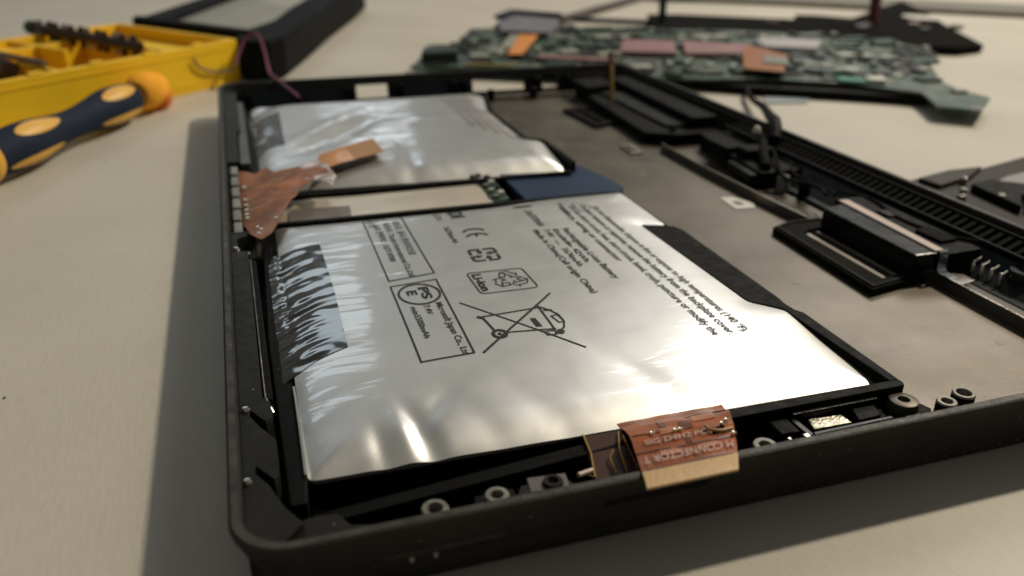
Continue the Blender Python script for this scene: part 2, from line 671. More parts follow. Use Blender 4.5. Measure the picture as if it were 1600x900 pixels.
def text_mesh(s, bold=0.0):
    cu = bpy.data.curves.new("tmp_text", 'FONT')
    cu.body = s
    cu.resolution_u = 3
    cu.offset = bold
    o = bpy.data.objects.new("tmp_text", cu)
    COL.objects.link(o)
    dg = bpy.context.evaluated_depsgraph_get()
    me = bpy.data.meshes.new_from_object(o.evaluated_get(dg))
    V = [tuple(v.co) for v in me.vertices]
    F = [tuple(p.vertices) for p in me.polygons]
    bpy.data.objects.remove(o)
    bpy.data.curves.remove(cu)
    bpy.data.meshes.remove(me)
    return V, F


def flat_text(s, x0, y0, length, cap, bold=0.0, d=(0, -1), u=(1, 0)):
    """text along d from (x0,y0), capital height cap along u; returns 2D verts + faces"""
    V, F = text_mesh(s, bold)
    if not V:
        return [], []
    mx = max(v[0] for v in V)
    mn = min(v[0] for v in V)
    sx = length / (mx - mn)
    sy = cap / 0.70
    return [(x0 + d[0] * (v[0] - mn) * sx + u[0] * v[1] * sy, y0 + d[1] * (v[0] - mn) * sx + u[1] * v[1] * sy) for v in V], F


def stroke(pts, w, closed=False, step=1.5):
    """polyline of constant width as 2D quads with mitred corners"""
    P = [Vector(p) for p in pts]
    Q = []
    m_ = len(P)
    for i in range(m_ if closed else m_ - 1):
        a, b = P[i], P[(i + 1) % m_]
        k = max(1, int((b - a).length / step))
        Q += [a + (b - a) * (j / k) for j in range(k)]
    if not closed:
        Q.append(P[-1])
    n = len(Q)
    L_, R_ = [], []
    for i in range(n):
        if closed:
            a, b = Q[i - 1], Q[(i + 1) % n]
        else:
            a, b = Q[max(0, i - 1)], Q[min(n - 1, i + 1)]
        d1 = (Q[i] - a).normalized() if (Q[i] - a).length > 1e-6 else (b - Q[i]).normalized()
        d2 = (b - Q[i]).normalized() if (b - Q[i]).length > 1e-6 else d1
        t = (d1 + d2)
        t = t.normalized() if t.length > 1e-3 else d1
        nn = Vector((-t.y, t.x))
        c = max(0.45, nn.dot(Vector((-d1.y, d1.x))))
        L_.append(Q[i] + nn * (w / 2 / c))
        R_.append(Q[i] - nn * (w / 2 / c))
    V = [tuple(v) for v in L_ + R_]
    F = [(i, (i + 1) % n, n + (i + 1) % n, n + i) for i in range(n if closed else n - 1)]
    return V, F


def flat_poly(pts):
    return [tuple(p) for p in pts], [tuple(range(len(pts)))]


def arc(cx, cy, rx, ry, a0, a1, n=24):
    return [(cx + rx * math.cos(math.radians(a0 + (a1 - a0) * i / n)), cy + ry * math.sin(math.radians(a0 + (a1 - a0) * i / n))) for i in range(n + 1)]


def printed(name, parts, hfun, material, parent, lift=0.10):
    V, F = merge(parts)
    # split long faces so the print follows the foil
    bm = bmesh.new()
    vs = [bm.verts.new((v[0], v[1], 0)) for v in V]
    for f in F:
        try:
            bm.faces.new([vs[i] for i in f])
        except ValueError:
            pass
    bmesh.ops.triangulate(bm, faces=bm.faces)
    bm.verts.index_update()
    V = [(v.co.x, v.co.y, hfun(v.co.x, v.co.y) + lift) for v in bm.verts]
    F = [tuple(v.index for v in f.verts) for f in bm.faces]
    bm.free()
    return obj(name, V, F, material, parent)


def smooth01(t):
    t = max(0.0, min(1.0, t))
    return t * t * (3 - 2 * t)


def nz(x, y, s, seed=0.0):
    return noise.noise(Vector((x / s, y / s, seed)))


# ------------------------------------------------------------------ the desk and the wall behind it
def lin(o):
    return o


desk = obj("tabletop", *box(-900, 1400, -500, 1500, -30, 0), DESK)
tag(desk, "worn cream painted desk top everything lies on", kind='structure')
# low strip along the far right edge of the desk
es = obj("edge_strip", *prism([(360, 610), (443.8, 551), (581, 433), (1100, -10), (1130, 30), (640, 470), (470, 612), (392, 668)], 0.1, 4.0, 0.8), mat("olive_grey_strip", (0.16, 0.15, 0.12), 0.6, var=0.1))
tag(es, "olive grey strip along the desk's far edge, at the top right corner", "edge strip")
speck = obj("crumb", *lathe([(0.9, 0.02), (0.8, 0.5), (0, 0.7)], 52, 330, 8), BLACK)
tag(speck, "tiny dark crumb on the desk between the dark lid and the green board", "crumb")

random.seed(77)
bits = []
for k in range(90):
    x, y = random.uniform(-110, 330), random.uniform(-30, 520)
    if -6 < x < 179 and -6 < y < 281:
        continue
    q = random.uniform(0.08, 0.32)
    bits.append(prism([(x + q * random.uniform(0.6, 1.4) * math.cos(a_), y + q * random.uniform(0.6, 1.4) * math.sin(a_)) for a_ in (0.2, 1.5, 2.7, 3.9, 5.2)], 0.01, q * 0.7))
crumbs = obj("dust_crumbs", *merge(bits), mat("brown_dust", (0.13, 0.10, 0.08), 0.8, var=0.3))
tag(crumbs, "scattered tiny brown dust crumbs on the desk around the tablet", kind='stuff')

# ------------------------------------------------------------------ tablet chassis
W_, H_ = 173.0, 275.0
chassis = empty("tablet_chassis", (86, 137, 0), "open dark grey tablet back shell holding the two silver battery pouches", "tablet shell")


def rr_path(inset, zr=7.0):
    """rounded rectangle with extra points on the far side for the port openings"""
    x0, x1, y0, y1 = inset, W_ - inset, inset, H_ - inset
    r = max(1.0, zr - inset * 0.55)
    pts = []
    for cx, cy, a0 in ((x0 + r, y0 + r, 180), (x1 - r, y0 + r, 270), (x1 - r, y1 - r, 0), (x0 + r, y1 - r, 90)):
        for k in range(9):
            t = math.radians(a0 + 90 * k / 8)
            pts.append((cx + r * math.cos(t), cy + r * math.sin(t)))
        if a0 == 0:
            for hx in (141.3, 134.3, 126.0, 102.8, 66.4, 53.5):
                pts.append((hx, y1))
        if a0 == 180:
            for k in range(1, 12):
                pts.append((x0 + r + (x1 - x0 - 2 * r) * k / 12, y0))
    return pts


prof = [(6.5, 0.0), (5.0, 0.12), (4.3, 0.7), (3.6, 2.4), (2.75, 4.3), (1.0, 9.6), (0.55, 10.8), (0.12, 11.9), (0.0, 12.4), (0.08, 12.8), (0.4, 13.0),
        (1.35, 13.0), (1.65, 12.85), (1.75, 12.4), (1.9, 10.8), (2.3, 9.6), (4.2, 4.3), (5.1, 1.8)]
rings = [rr_path(i) for i, z in prof]
npt = len(rings[0])
V, F = [], []
for (ins, z), rg in zip(prof, rings):
    V += [(x, y, z) for x, y in rg]
nr = len(prof)
# far side openings: indices of the hole columns (after corner 3 = 8+1 pts)
hstart = 9 + 11 + 9 + 9 - 0
HC = [hstart + 0, hstart + 2, hstart + 4]          # column segments that are open
HO, HI = 4, 14                                      # outer profile segment 4->5, inner segment 15-1
for k in range(nr - 1):
    for i in range(npt):
        j = (i + 1) % npt
        if i in HC and k in (4, 15):
            continue
        F.append((k * npt + i, k * npt + j, (k + 1) * npt + j, (k + 1) * npt + i))
for i in HC:
    j = i + 1
    a_, b_ = 4, 5          # outer lower, upper
    c_, d_ = 16, 15        # inner lower, upper
    F += [(a_ * npt + i, a_ * npt + j, c_ * npt + j, c_ * npt + i), (b_ * npt + i, d_ * npt + i, d_ * npt + j, b_ * npt + j),
          (a_ * npt + i, c_ * npt + i, d_ * npt + i, b_ * npt + i), (a_ * npt + j, b_ * npt + j, d_ * npt + j, c_ * npt + j)]
F.append(tuple(range(npt - 1, -1, -1)))
F.append(tuple((nr - 1) * npt + i for i in range(npt)))
obj("shell", V, F, SHELL, chassis, True)

ra, rb_ = rr_path(0.42), rr_path(1.38)
rim_v, rim_f = [], []
RIMM = mat("worn_lit_rim", (0.045, 0.042, 0.036), 0.45, 0.2, var=0.55, vscale=220, bump=0.5, bscale=2200, rvar=0.12, spec=0.3)  # lighter than the shell: wear, plus the lit rim top put into the colour
for i in range(npt):
    rim_v += [(ra[i][0], ra[i][1], 13.02), (rb_[i][0], rb_[i][1], 13.02)]
for i in range(npt):
    j = (i + 1) % npt
    rim_f.append((2 * i, 2 * j, 2 * j + 1, 2 * i + 1))
obj("rim_edge", rim_v, rim_f, RIMM, chassis)
# floor plate
obj("floor_plate", *prism([(7, 6.5), (166, 6.5), (166, 268), (7, 268)], 1.85, 2.1), FLOOR, chassis)

# left ledge with notches
ledge = [(1.9, 4), (6.0, 3.2), (8.5, 6.0), (6.6, 9.5), (5.0, 14.5), (3.4, 17.5), (3.6, 19.2), (5.8, 15.5), (6.4, 17.5), (6.5, 24.5),
         (4.6, 28.0), (3.2, 31.5), (3.3, 33.2), (5.4, 29.5), (6.4, 31.0), (6.3, 34.5), (5.2, 36), (5.2, 96), (3.2, 97), (3.2, 104), (5.4, 105.5), (5.4, 108.2), (1.9, 108.2)]
obj("side_ledge", *prism(ledge, 6.0, 11.6), SHELL_IN, chassis)
ledge2 = [(1.9, 166), (5.2, 166), (5.2, 200), (6.4, 204), (6.4, 262), (1.9, 262)]
obj("side_ledge", *prism(ledge2, 6.0, 11.4), SHELL_IN, chassis)
obj("side_strip", *prism([(5.3, 168), (8.2, 168), (8.4, 250), (6.0, 252)], 6.0, 10.2, 0.3), mat("grey_side_strip", (0.10, 0.098, 0.085), 0.4, 0.5, var=0.2), chassis)
# front ledge
fl = [(3, 1.95), (69, 1.95), (69, 4.2), (62, 4.3), (43, 4.4), (42, 6.2), (36, 6.3), (35, 4.6), (27, 4.6), (26.5, 3.6), (20, 3.7), (14, 5.4), (12.6, 8.0), (9, 8.2), (7, 7.0), (3, 4.0)]
obj("front_ledge", *prism(fl, 5.5, 10.4, 0.15), SHELL_IN, chassis)
# dark inner well between ledge and battery tray
obj("inner_well", *prism([(6.2, 6.4), (76, 6.4), (76, 12.6), (10, 12.6), (9.6, 112), (6.2, 112)], 2.15, 3.0), BLACK, chassis)
obj("well_rib", *prism([(30.0, 6.8), (36.0, 6.8), (36, 9.6), (30.5, 9.4)], 3.0, 7.6, 0.2), BLACK, chassis)
obj("well_rib", *prism([(12.0, 7.8), (20.0, 7.0), (20, 8.0), (12.5, 8.8)], 3.0, 7.0, 0.2), BLACK, chassis)

# front shell details: shallow sensor window and tiny dimples low on the slope
def slope_inset(z):
    for (i0, z0), (i1, z1) in zip(prof[1:9], prof[2:10]):
        if z0 <= z <= z1:
            return i0 + (i1 - i0) * (z - z0) / (z1 - z0)
    return 0.5


for k in range(14):
    x = 72 + k * 3.55
    z = 2.3
    y = slope_inset(z)
    v, f = lathe([(0, 0.22), (0.16, 0.18), (0.26, 0.0), (0.26, -0.2)], 0, 0, 10)
    v = [(x + p[0], y - p[2] * 0.93 + p[1] * 0.36, z - p[2] * 0.36 + p[1] * 0.93) for p in v]
    obj("rivet_dimple", v, f, RIMM, chassis, True)
v, f = prism([(17, -1.5), (32, -1.5), (32.5, 1.5), (17.5, 1.5)], -0.05, 0.12)
v = [(p[0], slope_inset(6.0) - p[1] * 0.33 - p[2], 6.3 + p[1] * 0.94) for p in v]
obj("sensor_window", v, f, mat("smoked_window", (0.03, 0.028, 0.022), 0.3, var=0.2), chassis)
for sx in (20.6, 23.6):
    v, f = lathe([(0, 0.15), (0.35, 0.13), (0.5, 0.0), (0.5, -0.2)], 0, 0, 14)
    v = [(sx + p[0] * 0.8, slope_inset(6.2) - 0.05 - p[2] * 0.93 + p[1] * 0.6, 6.4 + p[1] * 1.5) for p in v]
    obj("sensor_lens", v, f, BOSS, chassis, True)
# slot cut low in the front wall, a dark recess
v, f = prism([(45.5, -0.6), (60.5, -0.6), (61, 0.6), (46, 0.6)], -0.05, 0.06)
v = [(p[0], slope_inset(9.0) - p[1] * 0.33 - p[2], 9.0 + p[1] * 0.94) for p in v]
obj("slot", v, f, RUBBER, chassis)


def boss(cx, cy, z, r, rin, h, material=BOSS, name="screw_boss", lean=0):
    v, f = lathe([(r * 1.02, z - h), (r, z - 0.25), (r - 0.12, z), (rin + 0.1, z), (rin, z - 0.15), (rin, z - 1.6), (0, z - 1.6)], cx, cy, 32)
    return v, f


def ring_boss(cx, cy, z, r, rin, h):
    sb = obj("screw_boss", *lathe([(r, z - h), (r, z - 0.3), (r - 0.02, z - 0.25)], cx, cy, 32), BLACK, chassis, True)
    obj("boss_rim", *boss(cx, cy, z, r + 0.01, rin, 0.28), BOSS, sb, True)
    obj("boss_bore", *lathe([(rin - 0.02, z - 1.2), (0, z - 1.2)], cx, cy, 24), RUBBER, sb)


for cx, cy, z, r, rin, h in ((24.4, 5.3, 10.5, 1.72, 0.95, 5), (32.6, 5.6, 10.4, 1.6, 0.80, 5), (104.2, 5.9, 10.7, 1.5, 0.82, 6), (108.7, 7.2, 10.6, 1.7, 1.1, 6),
                             (71.8, 5.0, 10.2, 1.7, 0.85, 5)):
    ring_boss(cx, cy, z, r, rin, h)
for cx, cy, z in ((2.75, 33.0, 11.6), (2.45, 15.6, 11.6), (2.9, 97.5, 11.6)):
    obj("stud", *lathe([(0.62, z - 0.3), (0.60, z + 0.35), (0.38, z + 0.62), (0, z + 0.7)], cx, cy, 20), STEEL, chassis, True)
# bracket with a lilac-grey pad
obj("bracket", *prism([(36.8, 4.5), (37.2, 7.4), (42.4, 6.9), (42.0, 4.2)], 9.2, 10.55, 0.08), mat("mauve_grey_bracket", (0.13, 0.115, 0.115), 0.5, 0.3, var=0.2), chassis)
obj("bracket_boss", *boss(40.1, 5.3, 11.1, 1.35, 0.7, 0.6), SHELL_IN, chassis, True)
obj("boss_bore", *lathe([(0.68, 10.6), (0, 10.6)], 40.1, 5.3, 24), RUBBER, chassis)

# chrome edged side bar in the left ledge
obj("side_bar", *prism([(5.35, 37.5), (6.7, 37.5), (6.6, 94), (5.35, 94)], 7.0, 10.2, 0.15), BLACK, chassis)
obj("chrome_edge", *tube([(5.45, 94.5, 10.2), (5.5, 70, 10.3), (5.55, 45, 10.3), (5.6, 38, 10.2)], 0.17, 8), STEEL, chassis, True)
obj("clip", *merge([box(5.3, 6.3, 35.2, 36.6, 9.2, 10.5, 0.25), tube([(5.6, 38.2, 10.2), (5.9, 36.0, 10.6), (6.5, 34.6, 9.6)], 0.22, 8)]), STEEL, chassis, True)
obj("clip", *box(4.3, 5.6, 97.2, 98.6, 9.6, 10.6, 0.25), DULLSTEEL, chassis, True)
# contact pads beside the flex
for k, yy in enumerate((112.5, 121.5, 130.5, 139.5, 149.0, 158.5)):
    obj("contact_pad", *box(2.6, 4.5, yy - 3.7, yy + 3.7, 9.5, 11.2, 0.3), mat("grey_pad_%d" % k, (0.20 + 0.05 * (k > 1), 0.20 + 0.05 * (k > 1), 0.19 + 0.04 * (k > 1)), 0.5, 0.3, var=0.25), chassis)

# far wall: vertical ribs between the openings
for hx in (11, 30, 49.5, 71.5, 93.5, 98.5, 130.5, 131.6, 145.5, 149.5):
    obj("wall_rib", *box(hx - 0.7, hx + 0.7, 266.5, 271.3, 2.2, 9.8, 0.2), BLACK, chassis)
NAVYPANEL = mat("bluish_slate_panel", (0.020, 0.029, 0.037), 0.5, spec=0.3, var=0.2, rvar=0.08)
for xa, xb in ((9, 29.3), (30.7, 48.8), (72.2, 92.8), (99.2, 102.4), (146.2, 148.8)):
    pv = [(x, 275 - i_ - 0.25, z) for x in (xa, xb) for i_, z in ((2.45, 9.3), (4.0, 4.6))]
    obj("wall_panel", pv + [(p[0], p[1] + 0.2, p[2]) for p in pv], [(0, 1, 3, 2), (4, 6, 7, 5), (0, 2, 6, 4), (1, 5, 7, 3), (0, 4, 5, 1), (2, 3, 7, 6)], NAVYPANEL, chassis)
obj("far_lip", *box(9, 150, 271.2, 272.6, 10.35, 11.0), NAVYWALL, chassis)
obj("far_ledge", *box(103, 147, 264, 268, 2.2, 3.4, 0.2), DULLSTEEL, chassis)
for hx in (108, 127):
    obj("far_post", *lathe([(1.6, 2.2), (1.6, 6.6), (1.2, 7.0), (0, 7.0)], hx, 262, 20), BLACK, chassis, True)

# battery tray frame round the near pouch
TZ = 10.0
obj("tray_wall", *prism([(7.2, 13.2), (9.4, 13.2), (9.9, 20), (10.2, 104), (8.4, 104), (7.0, 60)], 2.2, 8.7, 0.25), BLACK, chassis)
obj("tray_wall", *prism([(9.4, 12.2), (66, 12.2), (101.9, 12.2), (102.3, 13.0), (102.3, 14.0), (66, 14.25), (55, 14.3), (10, 14.6)], 2.2, lambda x, y: TZ + 0.25 if x > 60 else 5.6, 0.18), BLACK, chassis)
fr = [(100.6, 14.1), (102.3, 14.1), (102.3, 39.0), (101.4, 40.6), (101.2, 43.5), (101.5, 46), (101.5, 84), (100.6, 86.8), (99.6, 87.2), (93.4, 90.2), (94.2, 70), (95.0, 46.4), (99.6, 41.6), (99.9, 30)]
obj("tray_wall", *prism(fr, 2.2, TZ + 0.2, 0.15), BLACK, chassis)
obj("tray_wall", *prism([(98.9, 87.8), (100.4, 87.6), (100.0, 114.6), (97.0, 116.6), (12, 117.5), (12, 115.8), (96.6, 114.4), (98.7, 113)], 2.2, 9.6, 0.15), BLACK, chassis)
RIBM = mat("brown_black_rib", (0.035, 0.031, 0.026), 0.5, 0.2, var=0.2)
for k in range(11):
    y = 45.5 + k * 3.7
    obj("tray_rib", *prism([(101.4, y), (104.6, y + 0.3), (104.6, y + 1.7), (101.4, y + 2.0)], 4.0, lambda x, y_: 9.8 - (x - 101.4) * 0.75, 0.12), RIBM, chassis)
for k in range(9):
    y = 18.0 + k * 2.4
    obj("tray_rib", *box(102.25, 102.6, y, y + 1.2, 5.0, 9.6, 0.1), BLACK, chassis)
# tray of the far pouch
obj("tray_wall", *prism([(8.0, 148), (9.6, 148), (9.6, 246), (8.0, 246)], 2.2, 8.6, 0.2), BLACK, chassis)
obj("tray_wall", *prism([(98.6, 146), (99.8, 146), (99.6, 172), (94.8, 176.5), (94.8, 215), (99.8, 238), (99.0, 246), (97.8, 240), (93.4, 216), (93.3, 175.6), (98.4, 171)], 2.2, 9.2, 0.15), BLACK, chassis)
obj("tray_wall", *box(12, 97, 142.6, 144.2, 2.2, 7.4, 0.2), BLACK, chassis)

# right-hand bay: rail, vents, blocks
def rail(pts, w, z0, z1):
    v, f = stroke(pts, w, step=200)
    n = len(v)
    V = [(p[0], p[1], z0) for p in v] + [(p[0], p[1], z1) for p in v]
    h = n // 2
    F = []
    for i in range(h - 1):
        F += [(i, i + 1, h + i + 1, h + i), (n + i, n + h + i, n + h + i + 1, n + i + 1), (i, n + i, n + i + 1, i + 1), (h + i, h + i + 1, n + h + i + 1, n + h + i)]
    F += [(0, h, n + h, n), (h - 1, n + h - 1, n + n - 1, n - 1)]
    return V, F


RAILM = mat("grey_rail", (0.13, 0.125, 0.11), 0.35, 0.7, var=0.2, rvar=0.1)
obj("bay_rail", *rail([(141.6, 172), (141.9, 143), (143.4, 112), (144.6, 96)], 0.7, 2.15, 4.6), RAILM, chassis)
obj("bay_rail", *rail([(146.5, 58.2), (150.4, 57.6), (150.2, 43), (150.1, 12)], 0.6, 2.15, 4.7), RAILM, chassis)
obj("rail_lip", *rail([(147.0, 58.0), (150.2, 57.4), (150.0, 43), (149.9, 12)], 0.28, 4.7, 4.95), STEEL, chassis)
obj("rail_lip", *rail([(141.5, 172), (141.8, 143), (143.3, 112), (144.5, 96)], 0.3, 4.6, 4.8), DULLSTEEL, chassis)
# sloping vent channel wall and vent ribs
ch = [(156.5, 3.2), (158.5, 3.2), (163.0, 6.0), (165.5, 8.2), (170.5, 8.6), (170.5, 2.2), (156.5, 2.2)]
V = [(x, 6.8, z) for x, z in ch] + [(x, 150, z) for x, z in ch]
n = len(ch)
obj("vent_channel", V, [tuple(range(n)), tuple(range(2 * n - 1, n - 1, -1))] + [(i, (i + 1) % n, n + (i + 1) % n, n + i) for i in range(n)], NAVYWALL, chassis)
vr_v, vr_f = prism([(165.6, -0.65), (170.6, -0.65), (170.6, 0.65), (165.6, 0.65)], 8.3, lambda x, y: 9.4 + (x - 165.6) * 0.42, 0.15)
first = None
for k in range(58):
    y = 20 + k * 2.6
    if first is None:
        first = obj("vent_rib", [(p[0], p[1] + y, p[2]) for p in vr_v], vr_f, RUBBER, chassis)
        y_first = y
    else:
        c = first.copy()
        COL.objects.link(c)
        c.parent = chassis
        c.location = (0, (y - y_first) * K, 0)
obj("vent_rail", *box(164.9, 165.7, 18, 172, 8.3, 9.5, 0.1), BLACK, chassis)
obj("rim_rail", *box(169.8, 171.3, 8, 266, 10.6, 11.6, 0.1), BLACK, chassis)
# raised black board behind the pink strip
obj("bay_board", *prism([(152.6, 56.9), (162.5, 57.3), (162.5, 96), (152.6, 96)], 2.2, 8.7, 0.2), BLACK, chassis)
# far right corner clutter
obj("bay_plate", *prism([(140, 182), (150, 176), (168, 176), (168, 262), (146, 262), (143, 230)], 2.2, 6.2, 0.3), BLACK, chassis)
obj("bay_plate", *prism([(150, 186), (158, 184), (160, 240), (150, 244)], 6.2, 7.3, 0.2), SHELL_IN, chassis)
obj("bay_block", *prism([(158, 182), (168, 182), (168, 258), (160, 258)], 6.2, 10.2, 0.4), BLACK, chassis)
obj("bay_block", *prism([(144, 244), (158, 248), (158, 262), (144, 262)], 6.2, 9.4, 0.4), BLACK, chassis)
obj("bay_block", *prism([(150, 126), (166, 126), (168, 172), (156, 172), (152, 150)], 2.2, 7.2, 0.4), BLACK, chassis)
obj("hinge", *tube(spline([(153, 128, 8.0), (157, 136, 9.3), (162, 144, 10.0), (166, 150, 10.8)]), 1.5, 12), RUBBER, chassis, True)
obj("hinge", *merge([box(153, 163, 139, 145, 7, 10.2, 0.5), box(150.5, 156, 147, 160, 6, 9.2, 0.5)]), BLACK, chassis)
obj("hinge_plate", *prism([(147.5, 128), (153, 127), (154, 141), (149, 143)], 4.0, 6.3, 0.3), SHELL_IN, chassis)
for cx, cy, z, r, mt_ in ((150.2, 181.0, 7.5, 1.3, BLACK), (155.3, 122.2, 7.0, 1.9, BOSS), (157.6, 115.2, 7.4, 1.7, BLACK), (164.5, 46.5, 7.6, 3.6, GLOSSY), (158.5, 32, 7.0, 2.6, BLACK)):
    obj("bay_post", *lathe([(r, 2.2), (r, z - 0.4), (r - 0.3, z), (r * 0.5, z), (r * 0.45, z - 0.6), (0, z - 0.6)], cx, cy, 24), mt_, chassis, True)
obj("bay_floor", *prism([(151.2, 8), (163, 8), (163, 56), (151.2, 56)], 2.2, 2.9), mat("brown_bay_floor", (0.075, 0.062, 0.052), 0.5, 0.4, var=0.25), chassis)
obj("rim_bead", *lathe([(1.3, 11.4), (1.2, 12.6), (0.7, 13.3), (0, 13.5)], 165.4, 153.4, 20), mat("white_bead", (0.75, 0.72, 0.64), 0.35, var=0.05), chassis, True)
for k, yy in enumerate((56.2, 53.8, 51.2, 48.6)):
    obj("solder_stud", *lathe([(0.55, 3.0), (0.5, 6.2), (0.25, 6.6), (0, 6.7)], 160.0, yy, 14), STEEL, chassis, True)
    obj("stud_lead", *tube([(160.3, yy, 6.3), (162.3, yy + 0.4, 6.8)], 0.2, 6), DULLSTEEL, chassis)
obj("floor_tab", *prism([(148.5, 60.5), (149.6, 60.5), (149.6, 62), (148.5, 62)], 2.1, 2.6, 0.1), STEEL, chassis)
# raised foam seal near the far corner of the floor
obj("foam_seal", *ring_poly([(132, 206), (144.4, 210), (144.4, 239), (130, 235)], [(134.5, 210), (141.8, 213), (141.8, 235), (132.5, 231)], 2.1, 3.4), RUBBER, chassis)
obj("seal_bar", *prism([(137.3, 211), (138.8, 211.6), (138, 233), (136.5, 232.6)], 2.1, 3.2), RUBBER, chassis)

for hx, hy in ((112, 30), (121, 66), (110, 104), (124, 150), (112, 190), (127, 221), (142, 30)):
    obj("screw_hole", *lathe([(0.95, 2.12), (0.9, 2.16), (0.55, 2.16), (0.5, 2.12), (0, 2.115)], hx, hy, 16), BOSS, chassis, True)
# small loose-looking pads stuck on the floor plate
w1 = obj("floor_label", *prism([(134.0, 112.5), (139.8, 112.0), (141.5, 115.5), (138.6, 121.8), (134.8, 122.4)], 2.12, 2.3), WHITE, chassis)
obj("label_mark", *prism([(136.0, 115.0), (138.4, 115.0), (138.4, 118.2), (136.2, 118.2)], 2.31, 2.36), GREY_PATCH, chassis)
obj("floor_clip", *merge([prism([(129.5, 170.4), (134.0, 171.0), (134.8, 180.6), (130.2, 180.6)], 2.12, 2.9, 0.15), box(131, 133.4, 173, 178, 2.9, 3.6, 0.2)]), DULLSTEEL, chassis)

for pts_, r_ in (([(153, 100, 8.6), (156, 108, 8.0), (154, 120, 7.2), (158, 130, 8.6), (163, 140, 9.4)], 0.55), ([(155, 99, 8.7), (158, 107, 7.6), (157, 119, 7.8), (161, 128, 8.8)], 0.45),
                 ([(164, 60, 9.2), (160, 66, 9.1), (158, 78, 9.0), (161, 92, 9.0), (160, 104, 7.6)], 0.4)):
    obj("thin_cable", *tube(spline(pts_), r_, 8), RUBBER, chassis, True)
obj("foam_patch", *prism([(155.5, 62), (160.5, 62.5), (160.0, 71), (155.2, 70)], 8.7, 9.5, 0.2), RUBBER, chassis)
obj("foam_patch", *prism([(156.0, 80), (159.0, 80), (159.0, 84), (156.0, 84.4)], 8.7, 9.3, 0.2), SHELL_IN, chassis)

# ------------------------------------------------------------------ speaker gasket and block
PINKM = mat("pinkish_lit_floor", (0.30, 0.27, 0.23), 0.45, 0.4, var=0.12)  # lightened colour of strips added in place of the lit floor inside the foam
gask = empty("foam_gasket", (140, 75, 2.1), "long black rectangular foam gasket stuck on the bare metal floor beside the black block", "gasket")
go = [(131.9, 54.6), (148.8, 57.6), (149.0, 96), (139.0, 96.0), (133.0, 93.6)]
gi = [(138.0, 59.0), (147.4, 60.4), (147.4, 90), (141.0, 89.6), (138.2, 88.0)]
obj("foam_frame", *ring_poly(go, gi, 2.15, 3.9), RUBBER, gask)
obj("foam_bar", *prism([(140.4, 59.8), (141.7, 60.0), (142.0, 89.0), (140.7, 88.8)], 2.15, 3.7), RUBBER, gask)
obj("lit_floor_strip", *prism([(137.8, 59.2), (140.2, 59.6), (140.5, 88.6), (138.4, 88.0)], 2.2, 3.3), PINKM, gask)
obj("lit_floor_strip", *prism([(141.9, 60.2), (143.4, 60.4), (143.4, 89.0), (142.2, 89.0)], 2.2, 3.3), PINKM, gask)
obj("foam_ridge", *ring_poly([(132.5, 55.3), (148.2, 58.2), (148.4, 95.4), (139.3, 95.4), (133.6, 93.2)], [(133.3, 56.1), (147.4, 58.9), (147.6, 94.6), (139.8, 94.6), (134.3, 92.6)], 3.9, 4.3), BLACK, gask)

blk = empty("speaker_block", (148, 74, 2.1), "black box with pale pink strip and bluish metal tab, right bay of the tablet shell", "component")
obj("housing", *prism([(144.6, 57.8), (150.6, 57.6), (151.4, 91.5), (144.8, 90.5)], 3.95, 9.0, 0.35), GLOSSY, blk)
obj("pink_strip", *prism([(150.0, 57.9), (152.3, 57.9), (154.2, 93.0), (151.6, 93.4)], 9.02, 9.45, 0.1), PINKSTRIP, blk)
tabp = [(0.0, 9.6), (-0.55, 9.2), (-0.7, 8.4), (-0.7, 5.4), (-1.4, 4.7), (-4.4, 4.4), (-4.4, 4.15), (-1.3, 4.4), (-0.35, 5.2), (-0.35, 8.4), (-0.2, 9.0), (0.2, 9.3)]
V = [(150.6, 57.6 + p, z) for p, z in tabp] + [(152.9, 57.6 + p, z) for p, z in tabp]
n = len(tabp)
obj("metal_tab", V, [tuple(range(n)), tuple(range(2 * n - 1, n - 1, -1))] + [(i, (i + 1) % n, n + (i + 1) % n, n + i) for i in range(n)], BLUESTEEL, blk, True)
obj("tab_foot", *prism([(150.9, 50.2), (155.6, 51.2), (156.0, 54.5), (152.6, 56.6), (150.9, 55.0)], 4.0, 4.3), mat("mauve_foot", (0.22, 0.19, 0.18), 0.35, 0.6, var=0.1), blk)
obj("tab_foot_edge", *tube([(151.0, 50.1, 4.35), (155.6, 51.1, 4.35)], 0.14, 6), STEEL, blk)

# ------------------------------------------------------------------ speaker module at the front of the shell
spk = empty("speaker_module", (88, 11, 3), "black plastic speaker box with a small silver sticker, beside the near corner of the battery", "speaker")
obj("case", *prism([(76.6, 6.6), (97.2, 6.9), (97.4, 12.0), (76.4, 12.0)], 3.0, 7.3, 0.3), BLACK, spk)
obj("case_wall", *prism([(80.6, 6.9), (81.6, 6.9), (81.4, 11.9), (80.4, 11.9)], 7.3, 8.6, 0.12), GLOSSY, spk)
obj("case_wall", *prism([(81.0, 11.4), (96.4, 11.4), (96.4, 12.05), (81.0, 12.05)], 7.3, 9.3, 0.12), GLOSSY, spk)
obj("case_wall", *prism([(81.6, 6.7), (95.8, 6.9), (95.6, 7.5), (81.6, 7.3)], 7.3, 8.7, 0.12), GLOSSY, spk)
obj("case_pad", *prism([(90.4, 8.2), (94.8, 8.4), (95.6, 11.2), (91.4, 11.2)], 7.3, 8.5, 0.25), BLACK, spk)
obj("case_cap", *prism([(76.8, 8.2), (80.0, 8.0), (80.0, 11.6), (76.8, 11.6)], 7.3, 8.8, 0.3), BLACK, spk)
obj("silver_sticker", *prism([(83.0, 8.7), (89.4, 8.5), (89.2, 10.7), (83.6, 11.2)], 7.35, 8.1, 0.05), mat("crinkled_silver_sticker", (0.50, 0.47, 0.38), 0.3, 0.85, var=0.25, vscale=700, bump=1.0, bscale=1600), spk)
